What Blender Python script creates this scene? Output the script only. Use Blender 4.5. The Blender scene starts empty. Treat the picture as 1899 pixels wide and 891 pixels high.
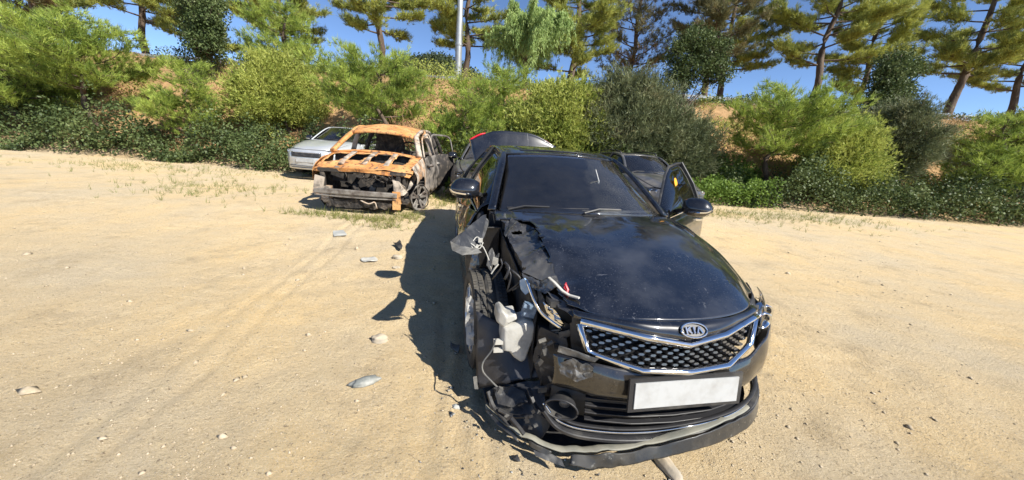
import bpy, bmesh, math, random
import numpy as np
from mathutils import Vector, Matrix, noise as mnoise

# ------------------------------------------------------------------ camera, sky, sun, exposure
SC = bpy.context.scene
COL = SC.collection
HC, PIT, FPX, ROLL = 1.47, .265, 645.0, -.075
CX, CY = 949.5, 445.5
cam_d = bpy.data.cameras.new('camera')
cam = bpy.data.objects.new('camera', cam_d); COL.objects.link(cam)
cam_d.sensor_fit = 'HORIZONTAL'; cam_d.sensor_width = 36.0
cam_d.lens = FPX / 1899.0 * 36.0
cam_d.clip_start = .02; cam_d.clip_end = 3000
_r = Vector((1, 0, 0)); _u = Vector((0, math.sin(PIT), math.cos(PIT)))
_R = _r * math.cos(ROLL) - _u * math.sin(ROLL)
_U = _r * math.sin(ROLL) + _u * math.cos(ROLL)
_B = _R.cross(_U)
cam.matrix_world = Matrix(((_R.x, _U.x, _B.x, 0), (_R.y, _U.y, _B.y, 0), (_R.z, _U.z, _B.z, HC), (0, 0, 0, 1)))
SC.camera = cam

SUN_EL, SUN_AZ = math.radians(43), math.radians(128)      # azimuth clockwise from +Y
W = bpy.data.worlds.new('World'); SC.world = W; W.use_nodes = True
nt = W.node_tree; bg = nt.nodes['Background']
sky = nt.nodes.new('ShaderNodeTexSky'); sky.sky_type = 'NISHITA'; sky.sun_disc = False
sky.sun_elevation = SUN_EL; sky.sun_rotation = SUN_AZ; sky.altitude = 1200; sky.air_density = .62; sky.dust_density = .05; sky.ozone_density = 4.0
nt.links.new(sky.outputs[0], bg.inputs[0]); bg.inputs[1].default_value = .10
sd = bpy.data.lights.new('sun', 'SUN'); sd.energy = 4.6; sd.angle = math.radians(.53); sd.color = (1, .95, .86)
sun = bpy.data.objects.new('sun', sd); COL.objects.link(sun)
_sdir = Vector((math.sin(SUN_AZ) * math.cos(SUN_EL), math.cos(SUN_AZ) * math.cos(SUN_EL), math.sin(SUN_EL)))
sun.rotation_euler = _sdir.to_track_quat('Z', 'Y').to_euler()
sun.location = _sdir * 40
vs = SC.view_settings
vs.view_transform = 'Standard'; vs.look = 'None'; vs.exposure = .97; vs.gamma = 1; vs.use_curve_mapping = False

SC.cycles.max_bounces = 7; SC.cycles.diffuse_bounces = 3; SC.cycles.glossy_bounces = 3; SC.cycles.transmission_bounces = 4; SC.cycles.transparent_max_bounces = 10

# ------------------------------------------------------------------ helpers
def pray(px, py):
    a, b = px - CX, CY - py
    c, s = math.cos(ROLL), math.sin(ROLL)
    u = a * c + b * s; w = -a * s + b * c
    d2 = w / FPX
    return Vector((u / FPX, math.cos(PIT) + math.sin(PIT) * d2, -math.sin(PIT) + math.cos(PIT) * d2))
def pw(px, py, Y=None, z=None):
    r = pray(px, py)
    k = Y / r.y if Y is not None else (z - HC) / r.z
    return r * k + Vector((0, 0, HC))
def px_of(P):
    X, Y, Z = P[0], P[1], P[2] - HC
    d = Y * math.cos(PIT) - Z * math.sin(PIT); v = Y * math.sin(PIT) + Z * math.cos(PIT)
    u, w = X / d * FPX, v / d * FPX
    c, s = math.cos(ROLL), math.sin(ROLL)
    return CX + u * c - w * s, CY - (w * c + u * s)
class Frame:                      # a vehicle's own axes: t to its side, s rearwards from its nose, z up
    def __init__(f, x, y, z, th): f.x, f.y, f.z, f.th = x, y, z, th
    def w2c(f, P):
        c, n = math.cos(f.th), math.sin(f.th); dx, dy = P[0] - f.x, P[1] - f.y
        return Vector((dx * c + dy * n, -dx * n + dy * c, P[2] - f.z))
    def pc(f, px, py, s=None, t=None, z=None):
        o = f.w2c((0, 0, HC)); r = f.w2c(pray(px, py) + Vector((0, 0, HC))) - o
        if s is not None: k = (s - o.y) / r.y
        elif t is not None: k = (t - o.x) / r.x
        else: k = (z - o.z) / r.z
        return o + r * k

def smooth(a, b, x):
    t = min(1, max(0, (x - a) / (b - a))); return t * t * (3 - 2 * t)
def prop(o, label=None, cat=None, group=None, kind=None):
    if label: o['label'] = label
    if cat: o['category'] = cat
    if group: o['group'] = group
    if kind: o['kind'] = kind
    return o
def empty(name, loc, rz=0, **k):
    o = bpy.data.objects.new(name, None); COL.objects.link(o); o.location = loc; o.rotation_euler = (0, 0, rz)
    o.empty_display_size = .1
    return prop(o, **k)
def link(name, me, mat=None, parent=None, smooth_=True, **k):
    o = bpy.data.objects.new(name, me); COL.objects.link(o)
    if mat is not None:
        me.materials.clear()
        for m in (mat if isinstance(mat, (list, tuple)) else [mat]): me.materials.append(m)
    if smooth_:
        me.polygons.foreach_set('use_smooth', [True] * len(me.polygons))
    if parent is not None: o.parent = parent
    return prop(o, **k)
def np_mesh(name, V, Fc, mi=None):
    V = np.asarray(V, dtype=np.float32); Fc = np.asarray(Fc, dtype=np.int32)
    me = bpy.data.meshes.new(name); k = Fc.shape[1]
    me.vertices.add(len(V)); me.vertices.foreach_set('co', V.ravel())
    me.loops.add(Fc.size); me.loops.foreach_set('vertex_index', Fc.ravel())
    me.polygons.add(len(Fc)); me.polygons.foreach_set('loop_start', np.arange(0, Fc.size, k, dtype=np.int32))
    try: me.polygons.foreach_set('loop_total', np.full(len(Fc), k, dtype=np.int32))
    except Exception: pass
    if mi is not None: me.polygons.foreach_set('material_index', np.asarray(mi, dtype=np.int32))
    me.update(calc_edges=True); me.validate()
    return me
def copy_tree(o, parent=None):
    c = o.copy(); COL.objects.link(c); c.parent = parent
    for ch in o.children: copy_tree(ch, c)
    return c

class MB:
    def __init__(s): s.v = []; s.f = []
    def add(s, v, f):
        n = len(s.v); s.v += [tuple(p) for p in v]; s.f += [tuple(i + n for i in q) for q in f]; return s
    def box(s, c, d, rot=None):
        x, y, z = d[0] / 2, d[1] / 2, d[2] / 2
        v = [Vector(p) for p in ((-x, -y, -z), (x, -y, -z), (x, y, -z), (-x, y, -z), (-x, -y, z), (x, -y, z), (x, y, z), (-x, y, z))]
        if rot is not None: v = [rot @ p for p in v]
        return s.add([p + Vector(c) for p in v], [(0, 3, 2, 1), (4, 5, 6, 7), (0, 1, 5, 4), (1, 2, 6, 5), (2, 3, 7, 6), (3, 0, 4, 7)])
    def sweep(s, pts, prof, up=(0, 0, 1), cap=True, scales=None, closed=False):   # prof: list of (side, up) offsets
        pts = [Vector(p) for p in pts]; n = len(prof); N = len(pts); vv = []; ff = []
        for i, p in enumerate(pts):
            a = pts[(i - 1) % N] if closed else pts[max(0, i - 1)]
            b = pts[(i + 1) % N] if closed else pts[min(N - 1, i + 1)]
            d = (b - a).normalized(); u = Vector(up)
            sd_ = d.cross(u)
            if sd_.length < 1e-4: sd_ = d.cross(Vector((1, 0, 0)))
            sd_.normalize(); u2 = sd_.cross(d).normalized(); k = scales[i] if scales else 1
            for q in prof: vv.append(p + sd_ * q[0] * k + u2 * q[1] * k)
        for i in range(N if closed else N - 1):
            i2 = (i + 1) % N
            for j in range(n):
                k = (j + 1) % n
                ff.append((i * n + j, i * n + k, i2 * n + k, i2 * n + j))
        if cap and not closed:
            ff.append(tuple(range(n))[::-1]); ff.append(tuple((N - 1) * n + j for j in range(n)))
        return s.add(vv, ff)
    def tube(s, pts, r, n=8, scales=None, closed=False):
        return s.sweep(pts, [(r * math.cos(2 * math.pi * j / n), r * math.sin(2 * math.pi * j / n)) for j in range(n)], scales=scales, closed=closed)
    def bar(s, pts, w, h, up=(0, 0, 1), scales=None, closed=False):
        b = min(w, h) * .18
        pr = [(-w / 2 + b, -h / 2), (w / 2 - b, -h / 2), (w / 2, -h / 2 + b), (w / 2, h / 2 - b), (w / 2 - b, h / 2), (-w / 2 + b, h / 2), (-w / 2, h / 2 - b), (-w / 2, -h / 2 + b)]
        return s.sweep(pts, pr, up=up, scales=scales, closed=closed)
    def lathe(s, prof, axis=(1, 0, 0), c=(0, 0, 0), n=32):        # prof: (along axis, radius)
        ax = Vector(axis).normalized(); a = ax.cross(Vector((0, 0, 1)));
        if a.length < 1e-3: a = Vector((1, 0, 0))
        a.normalize(); b = ax.cross(a); vv = []; ff = []; m = len(prof)
        for i in range(n):
            an = 2 * math.pi * i / n
            for h, r in prof: vv.append(Vector(c) + ax * h + (a * math.cos(an) + b * math.sin(an)) * r)
        for i in range(n):
            k = (i + 1) % n
            for j in range(m - 1): ff.append((i * m + j, k * m + j, k * m + j + 1, i * m + j + 1))
        return s.add(vv, ff)
    def mesh(s, name):
        me = bpy.data.meshes.new(name); me.from_pydata(s.v, [], s.f); me.update(); return me
    def build(s, name, mat, parent=None, smooth_=False, **k):
        me = s.mesh(name)
        bm = bmesh.new(); bm.from_mesh(me); bmesh.ops.recalc_face_normals(bm, faces=bm.faces); bm.to_mesh(me); bm.free()
        return link(name, me, mat, parent, smooth_, **k)

def cr1(P, u):                     # Catmull-Rom through a list of points, u in 0..1
    n = len(P) - 1; x = min(max(u, 0), 1) * n; i = min(int(x), n - 1); f = x - i
    p1, p2 = P[i], P[i + 1]
    p0 = P[i - 1] if i > 0 else p1 * 2 - p2
    p3 = P[i + 2] if i + 2 <= n else p2 * 2 - p1
    return .5 * ((2 * p1) + (p2 - p0) * f + (2 * p0 - 5 * p1 + 4 * p2 - p3) * f * f + (3 * p1 - p0 - 3 * p2 + p3) * f ** 3)
def curve(pts, n):
    P = [Vector(p) for p in pts]; return [cr1(P, i / n) for i in range(n + 1)]
def patch_pts(ctrl, nu, nv):
    C = [[Vector(p) for p in row] for row in ctrl]
    rows = [[cr1(r, j / nv) for j in range(nv + 1)] for r in C]
    return [[cr1([rows[i][j] for i in range(len(rows))], k / nu) for j in range(nv + 1)] for k in range(nu + 1)]
def panel(name, ctrl, mat, parent, nu=24, nv=24, thick=.006, fn=None, keep=None, mirror=False, bevel=True, **k):
    G = patch_pts(ctrl, nu, nv)
    vv = []; idx = {}
    for i in range(nu + 1):
        for j in range(nv + 1):
            p = G[i][j].copy()
            if fn: p = fn(p)
            if mirror: p.x = -p.x
            idx[i, j] = len(vv); vv.append(p)
    ff = []
    for i in range(nu):
        for j in range(nv):
            q = (idx[i, j], idx[i, j + 1], idx[i + 1, j + 1], idx[i + 1, j])
            if keep and not keep(sum((vv[x] for x in q), Vector()) / 4): continue
            ff.append(q)
    me = bpy.data.meshes.new(name); me.from_pydata(vv, [], ff); me.update()
    bm = bmesh.new(); bm.from_mesh(me)
    bmesh.ops.delete(bm, geom=[v for v in bm.verts if not v.link_faces], context='VERTS')
    bmesh.ops.recalc_face_normals(bm, faces=bm.faces)
    bm.to_mesh(me); bm.free()
    o = link(name, me, mat, parent, True, **k)
    if thick:
        m = o.modifiers.new('thickness', 'SOLIDIFY'); m.thickness = thick; m.offset = 0
    return o
def nz(p, sc, seed=0):
    return Vector((mnoise.noise(Vector(p) * sc + Vector((seed, 0, 0))), mnoise.noise(Vector(p) * sc + Vector((0, seed + 31, 0))), mnoise.noise(Vector(p) * sc + Vector((0, 0, seed + 57)))))
def shard(name, pts, mat, parent, thick=.004, crumple=.01, cuts=3, sc=9, seed=0, holes=None, **k):
    """A torn sheet: an outline in 3-D, filled, subdivided, crumpled and given thickness."""
    bm = bmesh.new(); vs_ = [bm.verts.new(p) for p in pts]; f = bm.faces.new(vs_)
    bmesh.ops.triangulate(bm, faces=[f])
    for c in range(cuts):
        L = [e.calc_length() for e in bm.edges]; lim = max(L) * .45
        es = [e for e in bm.edges if e.calc_length() > lim]
        bmesh.ops.subdivide_edges(bm, edges=es, cuts=1)
        bmesh.ops.triangulate(bm, faces=bm.faces[:])
    for v in bm.verts:
        d = nz(v.co, sc, seed) + .5 * nz(v.co, sc * 2.7, seed + 5)
        v.co += d * crumple
    if holes:
        kill = [f for f in bm.faces if any((f.calc_center_median() - Vector(h[0])).length < h[1] for h in holes)]
        bmesh.ops.delete(bm, geom=kill, context='FACES')
    bmesh.ops.recalc_face_normals(bm, faces=bm.faces)
    me = bpy.data.meshes.new(name); bm.to_mesh(me); bm.free()
    o = link(name, me, mat, parent, False, **k)
    m = o.modifiers.new('thickness', 'SOLIDIFY'); m.thickness = thick; m.offset = 0
    return o

# ------------------------------------------------------------------ materials
def nodes(name):
    m = bpy.data.materials.new(name); m.use_nodes = True
    n = m.node_tree.nodes; return m, m.node_tree, n['Principled BSDF'], n['Material Output']
def N(t, typ, **kw):
    n = t.nodes.new(typ)
    for a, b in kw.items(): setattr(n, a, b)
    return n
def noise_n(t, scale, detail=6, rough=.6, coord='Object', dist=0, stretch=None):
    tc = N(t, 'ShaderNodeTexCoord'); no = N(t, 'ShaderNodeTexNoise')
    no.inputs['Scale'].default_value = scale; no.inputs['Detail'].default_value = detail; no.inputs['Roughness'].default_value = rough; no.inputs['Distortion'].default_value = dist
    if stretch:
        mp = N(t, 'ShaderNodeMapping'); mp.inputs['Scale'].default_value = stretch[:3]
        if len(stretch) > 3: mp.inputs['Rotation'].default_value = (0, 0, stretch[3])
        t.links.new(tc.outputs[coord], mp.inputs[0]); t.links.new(mp.outputs[0], no.inputs[0])
    else: t.links.new(tc.outputs[coord], no.inputs[0])
    return no.outputs[0]
def rng_n(t, src, lo, hi, a=0, b=1):
    r = N(t, 'ShaderNodeMapRange'); r.clamp = True
    for i, v in enumerate((lo, hi, a, b)): r.inputs[i + 1].default_value = v
    t.links.new(src, r.inputs[0]); return r.outputs[0]
def mixc(t, f, a, b):
    m = N(t, 'ShaderNodeMix', data_type='RGBA')
    for s, v in ((0, f), (6, a), (7, b)):
        if hasattr(v, 'is_output'): t.links.new(v, m.inputs[s])
        else: m.inputs[s].default_value = v if s == 0 else (*v, 1) if len(v) == 3 else v
    return m.outputs[2]
def mat(name, col, rough=.5, metal=0, coat=0, var=None, var2=None, bump=None, spec=.5, rough2=None):
    m, t, b, o = nodes(name)
    c = tuple(col)
    b.inputs['Base Color'].default_value = (*c, 1); b.inputs['Roughness'].default_value = rough; b.inputs['Metallic'].default_value = metal
    b.inputs['Coat Weight'].default_value = coat; b.inputs['Coat Roughness'].default_value = .03; b.inputs['Specular IOR Level'].default_value = spec
    src = None
    for v in (var, var2):
        if v:
            col2, sc, lo, hi = v[:4]
            f = rng_n(t, noise_n(t, sc, stretch=v[4] if len(v) > 4 else None), lo, hi)
            src = mixc(t, f, src if src is not None else c, col2)
            if rough2 is not None and v is (var2 or var):
                t.links.new(rng_n(t, f, 0, 1, rough, rough2), b.inputs['Roughness'])
    if src is not None: t.links.new(src, b.inputs['Base Color'])
    if bump:
        bn = N(t, 'ShaderNodeBump'); bn.inputs['Strength'].default_value = bump[1]; bn.inputs['Distance'].default_value = bump[2] if len(bump) > 2 else .02
        t.links.new(noise_n(t, bump[0], 8, .65), bn.inputs['Height']); t.links.new(bn.outputs[0], b.inputs['Normal'])
    return m
def paint(name, col, dust=(.23, .21, .18), amount=.25, metal=.0, scratch=.5, ior=1.75):
    m, t, b, o = nodes(name)
    d1 = rng_n(t, noise_n(t, 3.2, 6, .62), .42, .72)                       # broad film of dust
    d2 = rng_n(t, noise_n(t, 105, 3, .7), .58, .70)                        # specks
    d3 = rng_n(t, noise_n(t, 26, 5, .75, stretch=(1, .06, 1, .6)), .63, .69)   # scratches
    d4 = rng_n(t, noise_n(t, 21, 5, .75, stretch=(.08, 1, 1, -.5)), .65, .70)
    def mul(a, k):
        q = N(t, 'ShaderNodeMath', operation='MULTIPLY')
        t.links.new(a, q.inputs[0])
        if hasattr(k, 'is_output'): t.links.new(k, q.inputs[1])
        else: q.inputs[1].default_value = k
        return q.outputs[0]
    def mx(a, c):
        q = N(t, 'ShaderNodeMath', operation='MAXIMUM'); t.links.new(a, q.inputs[0]); t.links.new(c, q.inputs[1]); return q.outputs[0]
    film = mul(d1, amount)
    fine = mx(mul(d2, amount * 2.4), mul(mx(d3, d4), scratch))
    f = mx(film, mul(fine, rng_n(t, noise_n(t, 2.1, 3), .35, .7, .15, 1)))
    t.links.new(mixc(t, f, col, dust), b.inputs['Base Color'])
    b.inputs['Metallic'].default_value = metal; b.inputs['Specular IOR Level'].default_value = .15
    t.links.new(rng_n(t, f, 0, .6, .28, .6), b.inputs['Roughness'])
    b.inputs['Coat IOR'].default_value = ior
    t.links.new(rng_n(t, f, 0, .7, 1, .25), b.inputs['Coat Weight'])
    t.links.new(rng_n(t, f, 0, .5, .02, .25), b.inputs['Coat Roughness'])
    bn = N(t, 'ShaderNodeBump'); bn.inputs['Strength'].default_value = .05; bn.inputs['Distance'].default_value = .01
    t.links.new(noise_n(t, 5, 2), bn.inputs['Height']); t.links.new(bn.outputs[0], b.inputs['Normal']); t.links.new(bn.outputs[0], b.inputs['Coat Normal'])
    return m
def glass(name, tint, ior=1.8, rough=.02, dust=.06):
    m, t, b, o = nodes(name)
    tr = N(t, 'ShaderNodeBsdfTransparent'); tr.inputs[0].default_value = (*tint, 1)
    gl = N(t, 'ShaderNodeBsdfGlossy'); gl.inputs['Roughness'].default_value = rough; gl.inputs[0].default_value = (1, 1, 1, 1)
    di = N(t, 'ShaderNodeBsdfDiffuse'); di.inputs[0].default_value = (.3, .28, .25, 1)
    fr = N(t, 'ShaderNodeFresnel'); fr.inputs[0].default_value = ior
    m1 = N(t, 'ShaderNodeMixShader'); t.links.new(fr.outputs[0], m1.inputs[0]); t.links.new(tr.outputs[0], m1.inputs[1]); t.links.new(gl.outputs[0], m1.inputs[2])
    m2 = N(t, 'ShaderNodeMixShader'); t.links.new(rng_n(t, noise_n(t, 4, 6, .7), .35, .75, dust * .3, dust), m2.inputs[0]); t.links.new(m1.outputs[0], m2.inputs[1]); t.links.new(di.outputs[0], m2.inputs[2])
    t.links.new(m2.outputs[0], o.inputs[0]); t.nodes.remove(b)
    return m
def leafmat(name, cols, trans=.35, broad=None, rough=.55):
    m, t, b, o = nodes(name)
    ge = N(t, 'ShaderNodeNewGeometry'); cr = N(t, 'ShaderNodeValToRGB')
    e = cr.color_ramp.elements
    while len(e) < len(cols): e.new(.5)
    for i, c in enumerate(cols): e[i].position = i / max(1, len(cols) - 1); e[i].color = (*c, 1)
    big = noise_n(t, broad or 1.1, 3, .6)
    mx = N(t, 'ShaderNodeMix'); mx.inputs[0].default_value = .62
    t.links.new(ge.outputs['Random Per Island'], mx.inputs[2]); t.links.new(rng_n(t, big, .3, .7), mx.inputs[3])
    t.links.new(mx.outputs[0], cr.inputs[0])
    t.links.new(cr.outputs[0], b.inputs['Base Color']); b.inputs['Roughness'].default_value = rough; b.inputs['Specular IOR Level'].default_value = .3
    tl = N(t, 'ShaderNodeBsdfTranslucent'); t.links.new(cr.outputs[0], tl.inputs[0])
    ms = N(t, 'ShaderNodeMixShader'); ms.inputs[0].default_value = trans
    t.links.new(b.outputs[0], ms.inputs[1]); t.links.new(tl.outputs[0], ms.inputs[2]); t.links.new(ms.outputs[0], o.inputs[0])
    return m

M_BONNET = paint('dusty_bonnet_paint', (.005, .0055, .008), amount=.24, dust=(.15, .16, .185), scratch=1.0, ior=2.0)
M_BLACK = paint('black_paint', (.004, .0045, .007), amount=.10, dust=(.20, .205, .22), scratch=.55)
M_BLACK_DUSTY = paint('dusty_black_paint', (.018, .018, .02), amount=.42, dust=(.26, .25, .23), scratch=.9)
M_DARKGREY = paint('charcoal_paint', (.05, .052, .058), amount=.6)
M_SILVER = paint('silver_paint', (.5, .52, .54), amount=.3, metal=.3)
M_PLASTIC = mat('black_plastic', (.018, .018, .02), .5, var=((.09, .085, .075), 6, .5, .8), bump=(90, .15, .002))
M_PLASTIC2 = mat('dusty_grey_plastic', (.065, .065, .065), .6, var=((.20, .19, .165), 9, .45, .72), bump=(40, .3, .004))
M_GREYMETAL = mat('bare_grey_sheet', (.135, .135, .135), .38, .35, var=((.045, .045, .045), 7, .42, .62), var2=((.30, .29, .27), 23, .57, .72), bump=(30, .3, .004))
M_INNER = mat('grimy_inner_metal', (.022, .022, .024), .6, var=((.075, .07, .06), 8, .45, .75), bump=(25, .4, .006))
M_CHROME = mat('chrome', (.78, .79, .8), .07, 1, var=((.5, .49, .47), 14, .55, .8))
M_GLASS = glass('tinted_windscreen', (.80, .84, .88), ior=2.1, dust=.05)
M_GLASS_DARK = glass('dark_side_glass', (.22, .24, .24), dust=.02)
M_GLASS_CLEAR = glass('clear_lamp_glass', (.8, .82, .84))
M_RUBBER = mat('tyre_rubber', (.022, .022, .022), .8, var=((.13, .115, .09), 6, .42, .75), bump=(60, .3, .004))
M_ALLOY = mat('alloy', (.5, .5, .5), .35, .8, var=((.2, .19, .17), 9, .5, .7))
M_RED = mat('red_lens', (.5, .01, .02), .15, 0, 1)
M_WHITEPL = mat('milky_plastic', (.44, .43, .39), .5, var=((.24, .23, .2), 8, .45, .7), bump=(18, .25, .006))
M_PLATE = mat('plate_white', (.40, .41, .41), .5, var=((.32, .32, .31), 12, .45, .75))
M_ORANGE_TAG = mat('orange_sticker', (.75, .33, .02), .5)
M_SEAT = mat('dark_upholstery', (.04, .04, .045), .8, bump=(80, .2, .003))
M_AIRBAG = mat('white_cloth', (.7, .7, .68), .9, bump=(20, .4, .01))
M_RUST = mat('burnt_rust', (.50, .21, .06), .8, var=((.60, .35, .14), 3.2, .40, .66), var2=((.13, .055, .03), 13, .50, .66), bump=(45, .35, .004))
M_RUSTPALE = mat('burnt_pale_metal', (.42, .36, .29), .75, var=((.46, .24, .10), 3.6, .48, .66), var2=((.09, .08, .07), 7, .46, .64), bump=(45, .35, .004))
M_CHAR = mat('charred_metal', (.025, .022, .02), .85, var=((.16, .13, .10), 9, .48, .75), bump=(30, .5, .01))
M_ASHMETAL = mat('scorched_aluminium', (.27, .25, .22), .55, .4, var=((.08, .06, .05), 6, .42, .66), bump=(35, .3, .005))
M_BARK = mat('pine_bark', (.075, .05, .036), .9, var=((.16, .12, .085), 7, .4, .7, (1, 1, .25)), bump=(14, .7, .03))
M_STEEL = mat('galvanised_steel', (.42, .44, .45), .45, .6, var=((.32, .33, .33), 3, .4, .7))
M_STONE = mat('pale_stone', (.44, .37, .27), .85, var=((.30, .27, .22), 8, .42, .68), bump=(30, .4, .006))
M_STONE_GREY = mat('grey_stone', (.30, .31, .30), .8, var=((.44, .43, .38), 7, .42, .68), bump=(30, .4, .006))
M_RED_BIT = mat('red_plastic', (.4, .02, .03), .4)
M_BLUE_BIT = mat('pale_blue_plastic', (.22, .33, .48), .35, var=((.5, .55, .6), 18, .5, .7))
# ------------------------------------------------------------------ terrain
def gz(x, y):
    g = .09 * smooth(3.6, 6.4, y) * smooth(1.0, -1.6, x) + .06 * smooth(5, 9, y) * smooth(1, 3, x)
    wob = .9 * mnoise.noise(Vector((x * .13, y * .05, 3.1)))
    g += 4.2 * smooth(12.0 + wob, 18.5 + wob, y) + 0.02 * max(0, y - 20)
    return g
def gz_fine(x, y):
    z = gz(x, y)
    d = math.hypot(x, y)
    if d < 14:
        p = Vector((x, y, 0))
        k = 1 - smooth(9, 14, d)
        z += k * (.018 * mnoise.noise(p * 1.7) + .010 * mnoise.noise(p * 5.3) + .007 * mnoise.noise(p * 13) + .0055 * max(0, mnoise.noise(p * 29)))
        # shallow wheel ruts leading towards the car
        for cx_, ph in ((-.12, 0), (.02, .4), (-.30, 1.3), (-1.75, 2.1), (-1.95, 2.4), (2.9, 1.0), (3.1, .6)):
            dx = x - (cx_ - .16 * (y - 1.2) + .03 * math.sin(y * 3 + ph))
            k2 = smooth(3.2, 2.2, y) if abs(cx_) < 1 else smooth(7.5, 5.5, y)
            z += k2 * (-.011 * math.exp(-(dx / .04) ** 2) + .007 * math.exp(-((abs(dx) - .07) / .025) ** 2) + .003 * math.exp(-(dx / .05) ** 2) * math.sin(y * 75))
    return z
def axis(lo, hi, near0, near1, step, grow=1.16):
    a = list(np.arange(near0, near1 + 1e-6, step)); st = step; x = near1
    while x < hi: st *= grow; x += st; a.append(min(x, hi))
    st = step; x = near0; b = []
    while x > lo: st *= grow; x -= st; b.append(max(x, lo))
    return b[::-1] + a
XS = axis(-600, 600, -3.2, 2.6, .035); YS = axis(-60, 900, .6, 6.0, .035, 1.09)
_V = [(x, y, gz_fine(x, y)) for y in YS for x in XS]; nx = len(XS)
_F = [(j * nx + i, j * nx + i + 1, (j + 1) * nx + i + 1, (j + 1) * nx + i) for j in range(len(YS) - 1) for i in range(nx - 1)]
def ground_mat():
    m, t, b, o = nodes('sandy_dirt')
    base = mixc(t, rng_n(t, noise_n(t, .55, 8, .65), .38, .62), (.68, .50, .26), (.56, .46, .31))
    base = mixc(t, rng_n(t, noise_n(t, 6, 8, .7), .5, .75), base, (.70, .56, .34))
    base = mixc(t, rng_n(t, noise_n(t, 1.9, 10, .78), .52, .68), base, (.42, .325, .20))
    base = mixc(t, rng_n(t, noise_n(t, 45, 5, .7), .58, .68), base, (.22, .165, .105))
    base = mixc(t, rng_n(t, noise_n(t, 190, 4, .7), .52, .64, 0, .75), base, (.36, .28, .18))
    base = mixc(t, rng_n(t, noise_n(t, 150, 4, .7), .53, .64, 0, .8), base, (.66, .57, .42))
    vo = N(t, 'ShaderNodeTexVoronoi'); vo.inputs['Scale'].default_value = 55; tc = N(t, 'ShaderNodeTexCoord'); t.links.new(tc.outputs['Object'], vo.inputs[0])
    peb = rng_n(t, vo.outputs['Distance'], .10, .2, 1, 0)
    q = N(t, 'ShaderNodeMath', operation='MULTIPLY'); t.links.new(peb, q.inputs[0]); t.links.new(rng_n(t, noise_n(t, 3, 4), .5, .66), q.inputs[1])
    base = mixc(t, q.outputs[0], base, (.5, .45, .36))
    # the bank: dry reddish soil and straw
    sx = N(t, 'ShaderNodeSeparateXYZ'); t.links.new(tc.outputs['Object'], sx.inputs[0])
    bank = rng_n(t, sx.outputs[1], 11.5, 13.5)
    soil = mixc(t, rng_n(t, noise_n(t, 1.6, 8, .7), .4, .65), (.40, .25, .125), (.26, .17, .08))
    base = mixc(t, bank, base, soil)
    t.links.new(base, b.inputs['Base Color']); b.inputs['Roughness'].default_value = .95; b.inputs['Specular IOR Level'].default_value = .15
    b1 = N(t, 'ShaderNodeBump'); b1.inputs['Strength'].default_value = 1.0; b1.inputs['Distance'].default_value = .03
    h = N(t, 'ShaderNodeMath', operation='ADD'); t.links.new(noise_n(t, 34, 12, .80), h.inputs[0])
    h2 = N(t, 'ShaderNodeMath', operation='MULTIPLY'); h2.inputs[1].default_value = .5; t.links.new(q.outputs[0], h2.inputs[0]); t.links.new(h2.outputs[0], h.inputs[1])
    t.links.new(h.outputs[0], b1.inputs['Height']); t.links.new(b1.outputs[0], b.inputs['Normal'])
    return m
M_GROUND = ground_mat()
link('ground', np_mesh('ground', _V, _F), M_GROUND, None, True, kind='structure', label='sandy yard ground rising into a dry earth bank')

# ------------------------------------------------------------------ sedan builder
def TI(tab, x):                    # table interpolation
    xs = [a[0] for a in tab]; ys = [a[1] for a in tab]
    return float(np.interp(x, xs, ys))
S_FRONT = [(0, 0), (.2, .010), (.4, .055), (.55, .125), (.7, .25), (.8, .40), (.88, .60)]
def sf(t): return TI(S_FRONT, abs(t))
SIDE = {  # s: belt(t,z) shoulder(t,z) mid(t,z) low(t,z) sill(t,z)
 1.48: ((.845, .945), (.885, .885), (.918, .70), (.912, .45), (.865, .23)),
 2.0: ((.862, .965), (.898, .90), (.930, .71), (.920, .45), (.87, .22)),
 2.6: ((.865, .985), (.902, .915), (.932, .72), (.922, .45), (.87, .22)),
 3.2: ((.858, 1.005), (.897, .93), (.930, .73), (.922, .46), (.87, .23)),
 3.7: ((.835, 1.025), (.885, .945), (.925, .74), (.918, .47), (.87, .25)),
 4.2: ((.775, 1.045), (.845, .965), (.90, .76), (.895, .50), (.85, .27)),
 4.72: ((.68, 1.05), (.77, .97), (.83, .78), (.83, .55), (.78, .30))}
SK = sorted(SIDE)
def side_row(s):
    out = []
    for c in range(5):
        out.append(Vector((TI([(k, SIDE[k][c][0]) for k in SK], s), s, TI([(k, SIDE[k][c][1]) for k in SK], s))))
    return out
def side_ctrl(s0, s1, n=4): return [side_row(s0 + (s1 - s0) * i / n) for i in range(n + 1)]
def arch(cs, cz, r):
    def fn(p):
        dx, dz = p.y - cs, p.z - cz; d = math.hypot(dx, dz)
        if d < r and d > 1e-5: p = Vector((p.x, cs + dx / d * r, cz + dz / d * r))
        return p
    return fn
RAIL = [(.735, 1.40, .985), (.665, 1.66, 1.165), (.595, 1.92, 1.325), (.56, 2.12, 1.40), (.560, 2.4, 1.437), (.562, 2.8, 1.447), (.552, 3.25, 1.42), (.545, 3.6, 1.355), (.58, 3.95, 1.24), (.64, 4.3, 1.105)]
def rail_at(s): return Vector((TI([(q[1], q[0]) for q in RAIL], s), s, TI([(q[1], q[2]) for q in RAIL], s)))
HOOD = [[(0, .085, .752), (.24, .105, .755), (.45, .19, .755), (.585, .335, .762)],
        [(0, .28, .835), (.25, .30, .838), (.48, .36, .83), (.66, .52, .815)],
        [(0, .58, .918), (.26, .60, .925), (.52, .65, .912), (.71, .78, .885)],
        [(0, .88, .978), (.27, .90, .985), (.55, .95, .972), (.735, 1.06, .945)],
        [(0, 1.165, 1.012), (.29, 1.19, 1.017), (.57, 1.27, 1.008), (.725, 1.39, .988)]]
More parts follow.
